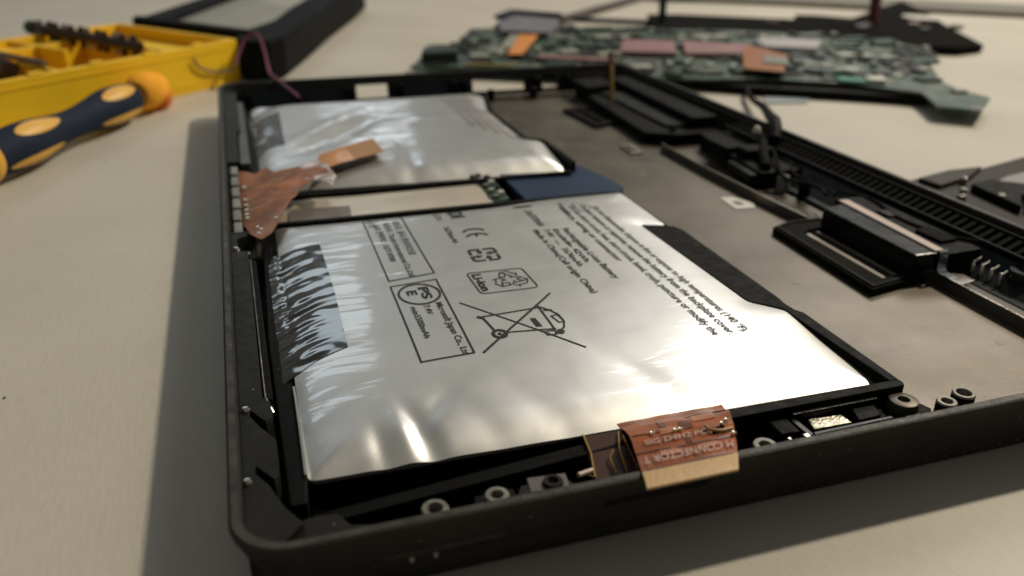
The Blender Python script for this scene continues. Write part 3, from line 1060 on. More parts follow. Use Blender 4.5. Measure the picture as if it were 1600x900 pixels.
obj("terminal", *box(79.4, 80.5, 6.0, 7.0, 8.3, 9.1, 0.2), STEEL, spk)
obj("terminal", *box(76.2, 76.9, 5.6, 6.3, 8.8, 9.6, 0.2), STEEL, spk)

plate = empty("screw_plate", (100, 11, 3), "small black mounting plate held by a round flat washer screw at the tray corner", "bracket")
obj("plate", *prism([(97.5, 7.2), (103.0, 7.2), (104.6, 8.6), (103.4, 12.0), (97.6, 12.0)], 3.0, 7.6, 0.2), BLACK, plate)
obj("washer", *lathe([(2.35, 7.6), (2.35, 8.5), (2.2, 9.0), (2.0, 9.1), (0.95, 9.1), (0.8, 8.5), (0, 8.5)], 100.3, 10.2, 32), mat("brown_grey_washer", (0.105, 0.09, 0.072), 0.45, 0.5, var=0.2, bump=0.4), plate, True)
st = []
for k in range(10):
    a_ = math.pi * k / 5
    rr_ = 0.9 if k % 2 == 0 else 0.5
    st.append((100.3 + rr_ * math.cos(a_), 10.2 + rr_ * math.sin(a_)))
obj("screw_socket", *prism(st, 8.52, 8.6), RUBBER, plate)
obj("plate_lip", *merge([box(98.2, 101.0, 6.6, 7.4, 7.2, 8.2, 0.15), box(101.6, 104.2, 6.4, 7.2, 7.0, 8.2, 0.15)]), GLOSSY, plate)

# ------------------------------------------------------------------ battery pouches
near_poly = round_poly([(9.9, 18.2), (55, 17.3), (100.6, 15.8), (99.7, 40.8), (94.7, 46.0), (93.3, 90.0), (99.0, 87.8), (98.8, 112.8), (11.6, 114.0)], 1.2, 3)
far_poly = round_poly([(10.4, 150.2), (97.4, 146.8), (98.0, 171.5), (92.8, 176), (92.8, 216), (98.0, 240), (95, 245.5), (11, 246)], 2.0, 3)


def pouch_h(poly, top, edge, near_y, seed, roll=0.55, rl=9.0):
    def h(x, y):
        d = dist_poly(poly, x, y)
        w = 8.0
        dn = y - near_y
        ed = edge + 0.9 * smooth01((x - 55) / 30) * smooth01((y - near_y - 8) / 20)
        z = ed + (top - ed) * (1 - (1 - min(1, d / w)) ** 2.2)
        # long shoulder towards the near edge
        z -= roll * math.exp(-max(0, dn) / rl)
        z += 0.22 * nz(x, y, 30, seed) * min(1, d / 6) + 0.06 * nz(x, y, 10, seed + 3) * min(1, d / 4)
        # pull creases running in from the near edge
        fall = math.exp(-max(0, dn - 1) / 8.5) * smooth01(dn / 2.5)
        z += 0.30 * fall * nz(x + dn * 0.25, dn * 0.22, 5.5, seed + 7) * smooth01(0.5 + nz(x, 0, 19, seed + 8) * 1.6)
        # creases running in from the left edge
        dl = x - 10
        fl_ = math.exp(-max(0, dl) / 13.0) * smooth01(dl / 1.5)
        z += 0.12 * fl_ * nz((y - dl * 0.5), dl * 0.15, 3.0, seed + 11)
        return z
    return h


def dent(x, y, cx, cy, ax, lx, ly):
    c, s = math.cos(ax), math.sin(ax)
    u_ = (x - cx) * c + (y - cy) * s
    v_ = -(x - cx) * s + (y - cy) * c
    return math.exp(-(u_ / lx) ** 2 - (v_ / ly) ** 2)


h0 = pouch_h(near_poly, 10.85, 9.3, 16.5, 1.3, 1.25, 11.0)


def h_near(x, y):
    z = h0(x, y)
    z -= 0.62 * dent(x, y, 26.5, 23.5, 1.75, 6.5, 1.7)
    z += 0.35 * dent(x, y, 24.0, 23.0, 1.65, 5.5, 1.2)
    z -= 0.42 * dent(x, y, 20.5, 22.0, 1.6, 4.5, 1.4)
    z -= 0.22 * dent(x, y, 29.5, 27.5, 0.9, 5.0, 1.5)
    z -= 0.14 * dent(x, y, 45, 24, 1.95, 9, 2.8)
    z -= 0.16 * dent(x, y, 36.5, 22, 1.85, 6, 2.4)
    z -= 0.20 * dent(x, y, 64, 27, 2.0, 8, 2.6)
    z -= 0.10 * dent(x, y, 82, 24, 2.0, 1.2, 0.8)
    return z


h1 = pouch_h(far_poly, 10.6, 8.2, 148.0, 9.1, 2.0, 11.0)


def h_far(x, y):
    z = h1(x, y)
    z -= 1.3 * dent(x, y, 38, 195, 0.95, 24, 5.0)
    z += 0.4 * dent(x, y, 33, 203, 0.95, 24, 3.5)
    z -= 0.6 * dent(x, y, 53, 160, 1.5, 12, 2.5)
    z += 0.35 * dent(x, y, 72, 205, 0.3, 20, 7)
    z -= 0.9 * dent(x, y, 14, 236, 0.9, 9, 4)
    return z


bat = empty("battery_cell", (55, 64, 2), "silver foil battery pouch covered in black print, nearer of the two", "battery", "battery pouches in the tablet shell")
sheet(near_poly, h_near, 0.8, FOIL, "pouch", bat, skirt=7.6)
obj("pouch_base", *prism([(11.2, 19.4), (99.0, 17.2), (98.6, 40), (94.0, 45.5), (92.6, 90), (97.6, 89), (97.8, 111), (12.4, 112)], 2.2, 7.9), BLACK, bat)
# pale turned-up seam along the left side
obj("seam", *merge([rail([(9.75, 18.6), (9.95, 30), (10.05, 42)], 0.35, 5.0, 9.2)]), mat("dull_seam_foil", (0.35, 0.35, 0.33), 0.4, 0.7, var=0.15), bat)

batf = empty("battery_cell", (55, 198, 2), "blank looking silver battery pouch with a dark creased pull tab, farther of the two", "battery", "battery pouches in the tablet shell")
sheet(far_poly, h_far, 1.2, FOIL_FAR, "pouch", batf, skirt=6.2)
obj("pouch_base", *prism([(12, 152), (96, 149), (96.5, 170), (92, 175), (92, 216), (96, 239), (94, 244), (12, 244)], 2.2, 6.6), BLACK, batf)

P_ = []
# framed PSE box
T = lambda *a_, **k_: P_.append(flat_text(*a_, **k_))
S_ = lambda *a_, **k_: P_.append(stroke(*a_, **k_))
S_([(30.9, 71.2), (40.2, 72.2), (39.5, 41.2), (30.4, 40.8)], 0.34, True)
S_(arc(35.6, 66.4, 3.9, 4.6, 0, 360, 40)[:-1], 0.45, True)
T("PS", 35.9, 69.3, 5.4, 1.85, 0.035)
T("E", 33.4, 68.2, 2.0, 1.85, 0.035)
T("Microsoft Japan Co., Ltd", 37.6, 61.6, 20.6, 1.25, 0.013)
T("7.4V", 35.2, 61.2, 4.0, 1.15, 0.013)
T("min5500mAh", 32.7, 61.0, 12.6, 1.15, 0.013)
printed("certification_box", P_, h_near, INK, bat)
P_.clear()
S_([(31.4, 113.0), (31.1, 73.8), (40.6, 75.4), (40.4, 110.8), ], 0.32)
S_([(31.4, 112.3), (40.4, 110.9)], 0.4)
T("리튬이온 인증", 32.2, 112.0, 7.5, 1.4, 0.01)
T("A/S 연락처 : 1577-9700", 33.2, 105.5, 22.0, 1.25, 0.012)
T("제조사 : Tianjin International Co.,Ltd", 35.5, 106.5, 31.5, 1.25, 0.012)
T("제조국 : 중국 (주)마이크로", 37.7, 107.0, 21.0, 1.35, 0.012)
T("KC", 34.2, 111.6, 3.0, 2.4, 0.02)
printed("certification_box", P_, h_near, INK, bat)
P_.clear()
# CE mark, letters read towards the camera
def ce(x0, y0, w, h):
    cx, r_, ry = x0 + h / 2, h / 2, 2.0
    S_(arc(cx, y0 - ry, r_, ry, 15, 165, 22), 0.62)
    S_(arc(cx, y0 - ry - 2.95, r_, ry, 15, 165, 22), 0.62)
    S_([(cx, y0 - 3.0), (cx, y0 - 4.5)], 0.62)


ce(51.9, 96.8, 5, 5.0)
printed("ce_mark", P_, h_near, INK, bat)
P_.clear()
# battery recycling square with three bent arrows
rx0, rx1, ry0, ry1 = 49.9, 56.0, 78.4, 85.2
cx_, cy_ = (rx0 + rx1) / 2, (ry0 + ry1) / 2
for q in range(4):
    a_ = math.pi / 2 * q
    c_, s_ = math.cos(a_), math.sin(a_)
    f_ = lambda u_, v_: (cx_ + (u_ * c_ - v_ * s_), cy_ + (u_ * s_ + v_ * c_) * 1.08)
    S_([f_(0.42, 2.72), f_(2.35, 2.72), f_(2.85, 2.25), f_(2.85, 0.62), f_(1.7, 0.62)], 0.66, step=9)
    P_.append(flat_poly([f_(1.75, 1.42), f_(0.42, 0.52), f_(1.75, -0.15)]))
printed("recycling_mark", P_, h_near, INK, bat)
P_.clear()
# Li-ion box
S_(round_poly([(46.7, 73.3), (58.3, 72.8), (58.5, 62.7), (46.9, 62.9)], 1.2, 4), 0.28, True)
T("Li-ion", 47.5, 72.3, 8.2, 1.9, 0.03)
lc = (54.3, 68.0)
for q in range(3):
    a_ = math.radians(120 * q + 8)
    c_, s_ = math.cos(a_), math.sin(a_)
    g_ = lambda u_, v_: (lc[0] + (u_ * c_ - v_ * s_) * 0.98, lc[1] + (u_ * s_ + v_ * c_) * 1.12)
    S_([g_(-1.5, 1.9), g_(-0.6, 3.5), g_(1.1, 3.5), g_(2.1, 1.9), g_(2.6, 2.2), g_(1.9, 0.7), g_(0.5, 0.8), g_(1.05, 1.2), g_(0.2, 2.6), g_(-0.5, 1.35)], 0.28, True, step=9)
    S_([g_(0.2, 2.6), g_(-0.6, 3.5)], 0.28, step=9)
printed("lithium_mark", P_, h_near, INK, bat)
P_.clear()
# crossed-out wheeled bin
S_([(41.9, 60.3), (58.2, 37.8)], 0.34)
S_([(59.6, 59.4), (40.9, 40.7)], 0.42)
S_([(44.2, 53.4), (55.6, 54.2)], 0.36)
S_([(43.4, 53.6), (44.5, 52.9)], 0.8)
S_([(44.3, 53.2), (45.0, 47.4)], 0.42)
S_([(46.4, 46.5), (55.6, 45.4)], 0.34)
S_([(55.5, 54.9), (55.3, 44.9)], 0.38)
S_([(55.6, 54.4), (57.0, 52.6), (57.9, 50.4), (58.0, 47.8), (57.2, 45.6), (56.0, 44.4)], 0.36)
S_([(55.9, 52.9), (57.4, 52.4)], 0.5)
S_([(56.4, 50.2), (57.0, 47.5), (58.0, 47.6), (57.7, 50.4)], 0.28, True, step=9)
S_([(53.2, 44.9), (53.4, 43.5), (55.1, 43.5), (55.1, 44.9)], 0.28, True, step=9)
P_.append(flat_poly([(52.4, 50.4), (53.4, 50.2), (53.6, 46.9), (52.5, 47.1)]))
P_.append(flat_poly(arc(56.0, 44.2, 0.75, 0.85, 0, 360, 18)[:-1]))
S_(arc(45.5, 46.3, 1.15, 1.35, 0, 360, 28)[:-1], 0.62, True)
P_.append(flat_poly(arc(45.5, 46.3, 0.38, 0.45, 0, 360, 14)[:-1]))
printed("waste_bin_mark", P_, h_near, INK, bat)
P_.clear()
T("Rechargeable Li-ion Battery", 74.2, 91.0, 29.0, 1.5, 0.013)
T("Escalade- 42Wh", 71.9, 91.2, 19.6, 1.35, 0.013)
T("7.4V   ---   5676mAh", 69.8, 91.6, 21.6, 1.35, 0.013)
T("Made in China(Cell origin China)", 67.4, 92.0, 35.0, 1.35, 0.013)
printed("rating_text", P_, h_near, INK, bat)
P_.clear()
T("Do not disassemble, dispose in fire or expose to high temperatures (140 °F).", 86.6, 103.0, 68.4, 1.5, 0.013)
T("Do not remove or separate, remove the battery from the backplate cover.", 83.9, 104.6, 70.0, 1.5, 0.013)
T("Do not short circuit, heat, short circuit, bend, crush, puncture or modify the", 81.1, 105.0, 69.8, 1.5, 0.013)
T("battery, wiring or connector", 78.6, 104.7, 34.8, 1.5, 0.013)
printed("warning_text", P_, h_near, INK, bat)
P_.clear()
T("SDI", 51.6, 111.4, 6.6, 3.4, 0.03)
T("5676mAh", 48.3, 99.6, 9.8, 1.3, 0.01)
T("CALIFORNIA", 69.6, 105.2, 11.4, 1.7, 0.013)
P_.append(flat_poly(arc(70.4, 108.4, 2.6, 0.8, 0, 360, 24)[:-1]))
T("Warning!", 79.2, 108.2, 7.8, 1.2, 0.01)
S_([(82.6, 106.6), (85.2, 106.0), (86.6, 103.6), (85.0, 101.2), (82.8, 100.8)], 0.25, True, step=9)
printed("maker_text", P_, h_near, INK, bat)
P_.clear()
T("LGC01", 48.0, 110.4, 5.8, 1.5, 0.01)
printed("red_text", P_, h_near, INKRED, bat)
P_.clear()
# the far pouch carries the same warning block, out of focus
for k in range(4):
    T("Do not disassemble, dispose in fire or expose to high temperatures", 88.2 - k * 2.7, 236.0, 62 - k * 5, 1.5, 0.013)
printed("warning_text", P_, h_far, mat("faint_print", (0.22, 0.15, 0.16), 0.4, var=0.1), batf, 0.08)
P_.clear()

# creased black pull tape on each pouch
random.seed(4)


def crease_h(hf, amp, x_in):
    def h(x, y):
        t = (x - x_in) / 11.0
        z = hf(max(x, 10.6), y) + 0.12 - 0.35 * max(0, 10.6 - x)
        k = 1 - smooth01(t)
        yy = y - (x - x_in) * 0.30
        fine = nz(yy, x * 0.22, 0.62, 2.0) * 2.0
        mid = nz(yy, x * 0.26, 2.1, 5.0) * 2.2
        z += amp * (0.20 * fine * k * k + 0.42 * mid * (0.5 + 0.3 * math.sin(min(1, max(0, t)) * math.pi)) * (1 - smooth01((t - 0.35) / 0.6)))
        z += 0.05 * nz(x, y, 3, 8)
        return z
    return h


sheet([(8.5, 43.8), (14.5, 47.0), (19.7, 49.4), (20.3, 73), (20.2, 97.6), (10.2, 96.4), (8.9, 92), (8.6, 70)], crease_h(h_near, 0.25, 9.0), 0.45, ZEBRA, "pull_tape", bat, skirt=None)
sheet([(10.6, 178.5), (19.0, 183.5), (20.2, 229), (10.5, 221)], crease_h(h_far, 0.5, 10.0), 0.9, mat("dark_slate_tape", (0.05, 0.056, 0.065), 0.25, var=0.4, vscale=70, coat=0.6), "pull_tape", batf)

# ------------------------------------------------------------------ things between the pouches
strip = empty("foil_strip", (38, 130, 5), "cream coloured folded foil strip lying across the gap between the two battery pouches", "foil strip")


def h_strip(x, y):
    return 7.2 + 0.25 * nz(x, y, 14, 4.4) + 0.15 * math.sin(y * 0.55 + 0.05 * x) - 0.6 * smooth01((y - 138) / 4)


sheet([(12.5, 117.7), (67.4, 117.7), (67.6, 141.6), (14.0, 142.0)], h_strip, 1.5, CREAM, "folded_foil", strip, skirt=3.4)
obj("brown_tape", *prism([(15.0, 118.4), (30.0, 118.4), (31.0, 130), (16.0, 131)], 7.5, 7.8), mat("brown_grey_tape", (0.20, 0.17, 0.15), 0.4, 0.2, var=0.2), strip)
gapblk = empty("spacer_block", (40, 120, 3), "black plastic spacer in the dark gap between the battery pouches", "spacer")
obj("spacer", *prism([(11, 144.6), (97, 144.3), (97, 146.2), (11, 149.4)], 2.2, 6.4, 0.3), BLACK, gapblk)

cb = empty("charge_board", (70.5, 139, 5), "narrow green and cream battery circuit board between the two pouches", "circuit board")
obj("board", *prism([(67.9, 126.5), (73.3, 127.8), (74.6, 150.5), (69.4, 151.2)], 5.4, 6.2, 0.1), GREENC, cb)
random.seed(11)
for k in range(9):
    yy = 128.5 + k * 2.45
    xx = 69.2 + (k % 2) * 2.0 + 0.05 * k
    obj("component", *box(xx, xx + 1.7, yy, yy + 1.6, 6.2, 7.0 + 0.4 * random.random(), 0.1), (GREYCHIP, WHITE, SILVERCHIP, DARKCHIP)[k % 4], cb)
obj("edge_strip", *prism([(66.9, 126.3), (67.9, 126.5), (69.3, 151.2), (68.2, 151.4)], 5.0, 7.0, 0.1), BLACK, cb)

bs = obj("blue_sheet", *prism(round_poly([(77.0, 121.5), (99.6, 119.2), (107.4, 128.5), (106.0, 140), (103.2, 152.0), (77.0, 152.5)], 1.0, 3), 4.4, lambda x, y: 6.6 - 0.02 * (x - 77), 0.0), BLUE)
tag(bs, "dark blue plastic sheet poking out between the battery pouches", "plastic sheet")
bs_hole = obj("screw_hole", *lathe([(1.1, 6.1), (0, 6.1)], 100.4, 143.5, 16), RUBBER, bs)

# ------------------------------------------------------------------ left copper flex and its amber tape
fx = empty("flex_cable", (15, 130, 10), "crumpled copper coloured flex cable bent over the left rim between the pouches", "flex cable", "copper flex cables")
flp = [(4.6, 159.5), (4.4, 140), (4.7, 117), (6.0, 107), (8.2, 102.6), (10.6, 105.5), (13.5, 114), (19.6, 133), (23.6, 138.6), (27.6, 140.5), (27.0, 150), (24.5, 154.2), (18.5, 152.5), (14, 150.5), (12.0, 157.0), (9.0, 153.0)]


def h_flex(x, y):
    z = 11.4 + 0.10 * (x - 5) - 0.9 * math.exp(-(x - 4.5) / 1.3) + 0.9 * nz(x, y, 9.0, 3.3) + 0.12 * nz(x, y, 3.5, 6.1)
    return z + 0.7 * dent(x, y, 16, 138, 0.9, 9, 2)


sheet(flp, h_flex, 0.8, KAPTON, "flex_film", fx, thick=0.15)
sheet([(19.0, 141.5), (24.0, 136.8), (27.2, 130.8), (29.0, 137), (27.6, 149), (25.0, 154.5), (21.0, 151.0)], lambda x, y: 12.9 + 0.12 * (x - 20) + 0.6 * nz(x, y, 4, 5.5), 0.8, CLEARFLAP, "clear_liner", fx, thick=0.12)
for k, yy in enumerate((131.5, 126.6, 124.0, 121.4, 118.8, 143.0)):
    obj("solder_dot", *lathe([(0.62, h_flex(5.9, yy) - 0.1), (0.55, h_flex(5.9, yy) + 0.25), (0, h_flex(5.9, yy) + 0.45)], 5.9, yy, 14), SOLDER, fx, True)
for (xx, yy) in ((8.0, 106.0), (8.6, 108.2), (7.8, 109.8), (12.2, 113.5)):
    obj("solder_dot", *lathe([(0.5, h_flex(xx, yy) - 0.1), (0.4, h_flex(xx, yy) + 0.2), (0, h_flex(xx, yy) + 0.3)], xx, yy, 12), SOLDER, fx, True)

tp = empty("amber_tape", (37, 165, 11), "amber tape strip resting on the farther silver pouch at the end of the flex cable", "tape")
v, f = [], []
rowsy = 9
for i in range(13):
    t = i / 12
    a0 = Vector((27.2, 150.6, 12.4)).lerp(Vector((45.7, 161.6, 12.2)), t)
    b0 = Vector((26.6, 164.6, 12.2)).lerp(Vector((45.2, 179.0, 12.0)), t)
    for j in range(rowsy):
        p = a0.lerp(b0, j / (rowsy - 1))
        p.z += 0.25 * math.sin(j / 8 * math.pi) * (1 - t) + 0.15 * nz(p.x, p.y, 6, 1) - 0.9 * math.exp(-t * 9)
        v.append(p)
n1 = len(v)
for i in range(12):
    for j in range(rowsy - 1):
        q = i * rowsy + j
        f.append((q, q + 1, q + rowsy + 1, q + rowsy))
v2 = v + [(p[0], p[1], p[2] - 0.12) for p in v]
f2 = f + [tuple(n1 + i for i in reversed(q)) for q in f]
obj("tape_strip", v2, f2, KAPTON_LIGHT, tp, True)
obj("tape_patch", [(p[0], p[1], p[2] + 0.08) for p in v[9 * 6:]], f[:8 * 6], mat("brown_amber_tape", (0.36, 0.155, 0.02), 0.35, 0.0, var=0.08), tp)

# ------------------------------------------------------------------ front copper flex with tan stiffener
ff_ = empty("flex_cable", (60, 6, 10), "copper coloured flex cable with pale lettering and tan end, hanging over the front rim", "flex cable", "copper flex cables")
rows = [(17.5, 54.8, 72.4, 9.0), (15.4, 54.4, 71.8, 9.7), (13.6, 54.1, 71.1, 10.55), (11.0, 53.5, 69.9, 11.5), (8.0, 52.6, 68.2, 12.4), (5.0, 51.6, 66.6, 13.0), (2.6, 50.9, 65.3, 13.35), (0.3, 50.3, 64.0, 13.5), (-1.4, 49.9, 63.0, 13.45), (-2.5, 49.6, 62.4, 13.3)]


def flex_pt(u_, y):
    for (ya, xa, xb, za), (yb, xc, xd, zb) in zip(rows, rows[1:]):
        if yb <= y <= ya:
            t = (ya - y) / (ya - yb)
            return Vector((xa + (xc - xa) * t + u_ * ((xb - xa) + ((xd - xc) - (xb - xa)) * t), y, za + (zb - za) * t))
    r_ = rows[-1] if y < rows[-1][0] else rows[0]
    return Vector((r_[1] + u_ * (r_[2] - r_[1]), y, r_[3]))


def flex_sheet(name, u0, u1, ya, yb, lift, thick, material, nu=22, nv=26, wob=0.0, parent=None, hole=None):
    v, f = [], []
    for j in range(nv + 1):
        y = ya + (yb - ya) * j / nv
        for i in range(nu + 1):
            p = flex_pt(u0 + (u1 - u0) * i / nu, y)
            p.z += lift + wob * nz(p.x, p.y, 4, 2.2) + wob * 0.8 * smooth01((u0 + (u1 - u0) * i / nu - 0.7) * 3) * math.sin(y * 1.1) * (1 if y > 2 else 0)
            v.append(p)
    n = len(v)
    v += [(p[0], p[1], p[2] - thick) for p in v]
    for j in range(nv):
        for i in range(nu):
            if hole and hole(i / nu * (u1 - u0) + u0, ya + (yb - ya) * j / nv):
                continue
            q = j * (nu + 1) + i
            f += [(q, q + 1, q + nu + 2, q + nu + 1), (n + q, n + q + nu + 1, n + q + nu + 2, n + q + 1)]
    for i in range(nu):
        q = nv * (nu + 1) + i
        f.append((q, q + 1, n + q + 1, n + q))
        f.append((i, n + i, n + i + 1, i + 1))
    for j in range(nv):
        q = j * (nu + 1)
        f.append((q, q + nu + 1, n + q + nu + 1, n + q))
        q += nu
        f.append((q, n + q, n + q + nu + 1, q + nu + 1))
    return obj(name, v, f, material, parent, True)


flex_sheet("flex_film", 0, 1, 17.5, -0.1, 0, 0.16, KAPTON_FRONT, wob=0.22, parent=ff_, hole=lambda u_, y: (u_ - 0.83) ** 2 / 0.006 + (y - 7.2) ** 2 / 0.9 < 1)
flex_sheet("stiffener", -0.005, 1.005, 0.4, -2.5, 0.14, 0.35, STIFF, nv=8, parent=ff_)
COPD = mat("dark_copper_pad", (0.15, 0.045, 0.018), 0.38, 0.1, var=0.25, coat=0.15)
COPL = mat("pale_copper_pad", (0.40, 0.15, 0.07), 0.4, 0.05, var=0.15, coat=0.1)


def flex_patch(name, u0, u1, ya, yb, material):
    flex_sheet(name, u0, u1, ya, yb, 0.12, 0.1, material, nu=8, nv=6, wob=0.22, parent=ff_)


for a_ in ((0.0, 0.34, 5.0, 4.5), (0.40, 0.98, 4.9, 4.5), (0.02, 0.30, 10.2, 9.8), (0.48, 0.60, 12.5, 9.4), (0.5, 0.56, 7.5, 5.2), (0.30, 0.36, 14.5, 11.5), (0.05, 0.95, 1.0, 0.6)):
    flex_patch("copper_track", *a_, COPD)
for a_ in ((0.28, 0.46, 11.2, 8.8), (0.62, 0.84, 14.0, 11.5), (0.6, 0.80, 4.2, 2.8), (0.22, 0.44, 4.3, 3.0)):
    flex_patch("copper_pad", *a_, COPL)
vt, ft = text_mesh("M CONNECTOR T", 0.0)
mx = max(q[0] for q in vt)
obj("flex_lettering", [flex_pt(0.04 + 0.93 * (1 - q[0] / mx), 3.3 - q[1] * 2.3) + Vector((0, 0, 0.36 + 0.0 * q[1])) for q in vt], ft, SILK, ff_)
vt, ft = text_mesh("SIG D4H2 PC", 0.0)
mx = max(q[0] for q in vt)
obj("flex_lettering", [flex_pt(0.10 + 0.62 * (q[0] / mx), 6.2 + q[1] * 2.0) + Vector((0, 0, 0.36)) for q in vt], ft, SILK, ff_)
for u_, y in ((0.20, 9.4), (0.42, 9.0), (0.47, 8.9), (0.88, 8.2), (0.93, 9.2), (0.98, 4.8)):
    p = flex_pt(u_, y)
    obj("solder_dot", *lathe([(0.40, p.z + 0.1), (0.36, p.z + 0.5), (0.2, p.z + 0.62), (0, p.z + 0.55)], p.x, p.y, 16), SOLDER, ff_, True)
obj("torn_flap", *sheet.__call__ and tube(spline([tuple(flex_pt(0.72, 8.3) + Vector((0, 0, 0.4))), tuple(flex_pt(0.76, 6.6) + Vector((0, 0, 0.6))), tuple(flex_pt(0.86, 6.0) + Vector((0, 0, 0.5))), tuple(flex_pt(0.97, 6.2) + Vector((0, 0, 0.4)))], 5), 0.22, 8), STIFF, ff_, True)
# thin brown tail with ochre traces, going down into the shell
tail = [(48.6, 15.6, 9.3), (54.6, 15.0, 9.6), (56.5, 8.5, 8.6), (55.5, 5.0, 8.2), (47.2, 7.8, 7.8)]
obj("flex_tail", tail + [(p[0], p[1], p[2] - 0.15) for p in tail], [(0, 1, 2, 3, 4), (9, 8, 7, 6, 5), (0, 5, 6, 1), (1, 6, 7, 2), (2, 7, 8, 3), (3, 8, 9, 4), (4, 9, 5, 0)], KAPTON_DARK, ff_)
obj("ochre_trace", *tube([(48.6, 15.6, 9.5), (48.3, 12.0, 8.9), (47.2, 7.8, 8.1), (46.0, 7.4, 9.0), (44.8, 6.9, 9.6)], 0.16, 6), TRACE, ff_)
obj("ochre_trace", *merge([tube([(53.6, 14.5, 9.8), (52.2, 11.0, 9.4), (51.6, 7.0, 8.6)], 0.14, 6), tube([(53.9, 13.5, 9.8), (53.5, 10.5, 9.4), (53.3, 7.0, 8.7)], 0.14, 6), tube([(51.4, 11.2, 9.3), (50.4, 10.2, 9.0), (50.2, 7.2, 8.4)], 0.14, 6)]), TRACE, ff_)
obj("contact_tip", *tube([(44.2, 6.6, 10.0), (46.6, 7.4, 9.7)], 0.35, 8), SILK, ff_, True)

# ------------------------------------------------------------------ tool case, top left
A = Vector((9.5, 345.0))            # near right corner
dl = Vector((-0.71, -0.704))       # along the long front side, to the left
dd = Vector((-0.62, 0.785))        # to the back
case_ = empty("tool_case", (-40, 340, 0), "open yellow plastic screwdriver case with dark hinged lid, top left on the desk", "tool case")


def qp(u_, v_):
    p = A + dl * u_ + dd * v_
    return (p.x, p.y)


def cbox(name, u0, u1, v0, v1, z0, z1, material, w=0.4, parent=None):
    return obj(name, *prism([qp(u0, v0), qp(u1, v0), qp(u1, v1), qp(u0, v1)], z0, z1, w), material, parent or case_)


LU, LV = 185, 92
cbox("case_floor", 0, LU, 0, LV, 0, 2.5, YELLOW)
cbox("case_wall", 0, LU, 0, 3, 2.5, 19.5, YELLOW)
cbox("case_wall", 0, LU, LV - 3, LV, 2.5, 19.5, YELLOW)
cbox("case_wall", 0, 3, 3, LV - 3, 2.5, 19.5, YELLOW)
cbox("case_wall", LU - 3, LU, 3, LV - 3, 2.5, 19.5, YELLOW)
cbox("case_tray", 3, 36, 3, LV - 3, 2.5, 14.0, YELLOW)
cbox("divider", 36, 38.5, 3, LV - 3, 2.5, 19.0, YELLOW)
cbox("divider", 60, 62.5, 44, LV - 3, 2.5, 18.8, YELLOW)
cbox("divider", 38.5, 150, 66, 69, 2.5, 18.5, YELLOW)
cbox("divider", 88, 150, 30, 33, 2.5, 19.0, YELLOW)
cbox("shelf", 38.5, 150, 69, LV - 3, 2.5, 16.5, YELLOW)
cbox("divider", 88, 91, 3, 30, 2.5, 19.0, YELLOW)
for k in range(4):
    cbox("case_tab", 20 + k * 26, 26 + k * 26, 0.2, 2.8, 19.5, 20.6, YELLOW)
for k in range(9):
    cbox("case_rib", 64 + k * 2.6, 65.2 + k * 2.6, 63.5, 65.9, 2.5, 15.5, YELLOW, 0.2)
for k in range(7):
    cbox("case_rib", 92 + k * 8, 94 + k * 8, 27.5, 29.9, 2.5, 16.5, YELLOW, 0.2)
cbox("case_groove", 6, 178, -0.25, 0.0, 3.0, 4.0, YELLOW, 0.05)
cbox("case_groove", 6, 178, -0.3, 0.0, 15.8, 16.6, YELLOW, 0.05)
# lid beyond the hinge edge
hl = A + Vector((10, 8))
ld = Vector((0.30, 0.954))


def lp(u_, v_):
    p = hl + Vector((-0.62, 0.785)) * u_ + ld * v_
    return (p.x, p.y)


def lidpart(name, u0, u1, v0, v1, z0, z1, material, w=1.0):
    return obj(name, *prism([lp(u0, v0), lp(u1, v0), lp(u1, v1), lp(u0, v1)], z0, z1, w), material, case_)


obj("lid_arm", *prism([(8.5, 350), (14, 338), (23, 336), (31, 348), (47, 400), (66, 466), (96, 560), (110, 610), (84, 612), (70, 560), (44, 470), (30, 410), (12, 372)], 1.0, 19.5, 1.5), DARKLID, case_)
lidpart("lid_arm", 78, 98, 0, 270, 8, 19.5, DARKLID)
lidpart("lid_hinge_bar", -2, 98, -2, 7, 10, 21.0, DARKLID)
lidpart("lid_arm", 14, 80, 240, 262, 8, 19.5, DARKLID)
lidpart("lid_window", 14, 82, 6, 242, 15.0, 16.6, CLEARLID, 0.2)

bb = empty("bit_strip", (-54, 352, 20), "dark strip of screwdriver bits with a green end lying across the open yellow case", "bit holder", "bit strips in the yellow case")
pa, pb = Vector((-81.5, 391.0, 21.5)), Vector((-30.5, 322.0, 21.0))
obj("bit_rail", *tube([pa.lerp(pb, t / 6) for t in range(7)], 2.6, 8), BITS, bb)
obj("green_end", *tube([pa + (pa - pb).normalized() * 5, pa], 3.4, 10), mat("dark_green_plastic", (0.03, 0.07, 0.05), 0.5), bb)
for k in range(12):
    p = pa.lerp(pb, 0.06 + k * 0.08)
    obj("bit", *lathe([(1.5, p.z - 5), (1.5, p.z + 2.6), (1.1, p.z + 4.2), (0, p.z + 4.4)], p.x + (k % 2) * 0.8, p.y, 6), BITS if k % 3 else DULLSTEEL, bb)
b2 = empty("bit_strip", (-88, 310, 20), "second dark strip of bits at the left end of the yellow case", "bit holder", "bit strips in the yellow case")
pa, pb = Vector((-96, 322.0, 20.5)), Vector((-72, 282.0, 20.5))
obj("bit_rail", *tube([pa.lerp(pb, t / 4) for t in range(5)], 3.2, 8), BITS, b2)
for k in range(7):
    p = pa.lerp(pb, 0.06 + k * 0.14)
    obj("bit", *lathe([(1.5, p.z - 5), (1.5, p.z + 3.4), (0, p.z + 3.8)], p.x, p.y, 6), BITS, b2)
gr_ = empty("metal_rod", (-68, 300, 20), "thin grey metal rod lying on the yellow case, in front of the bits", "rod")
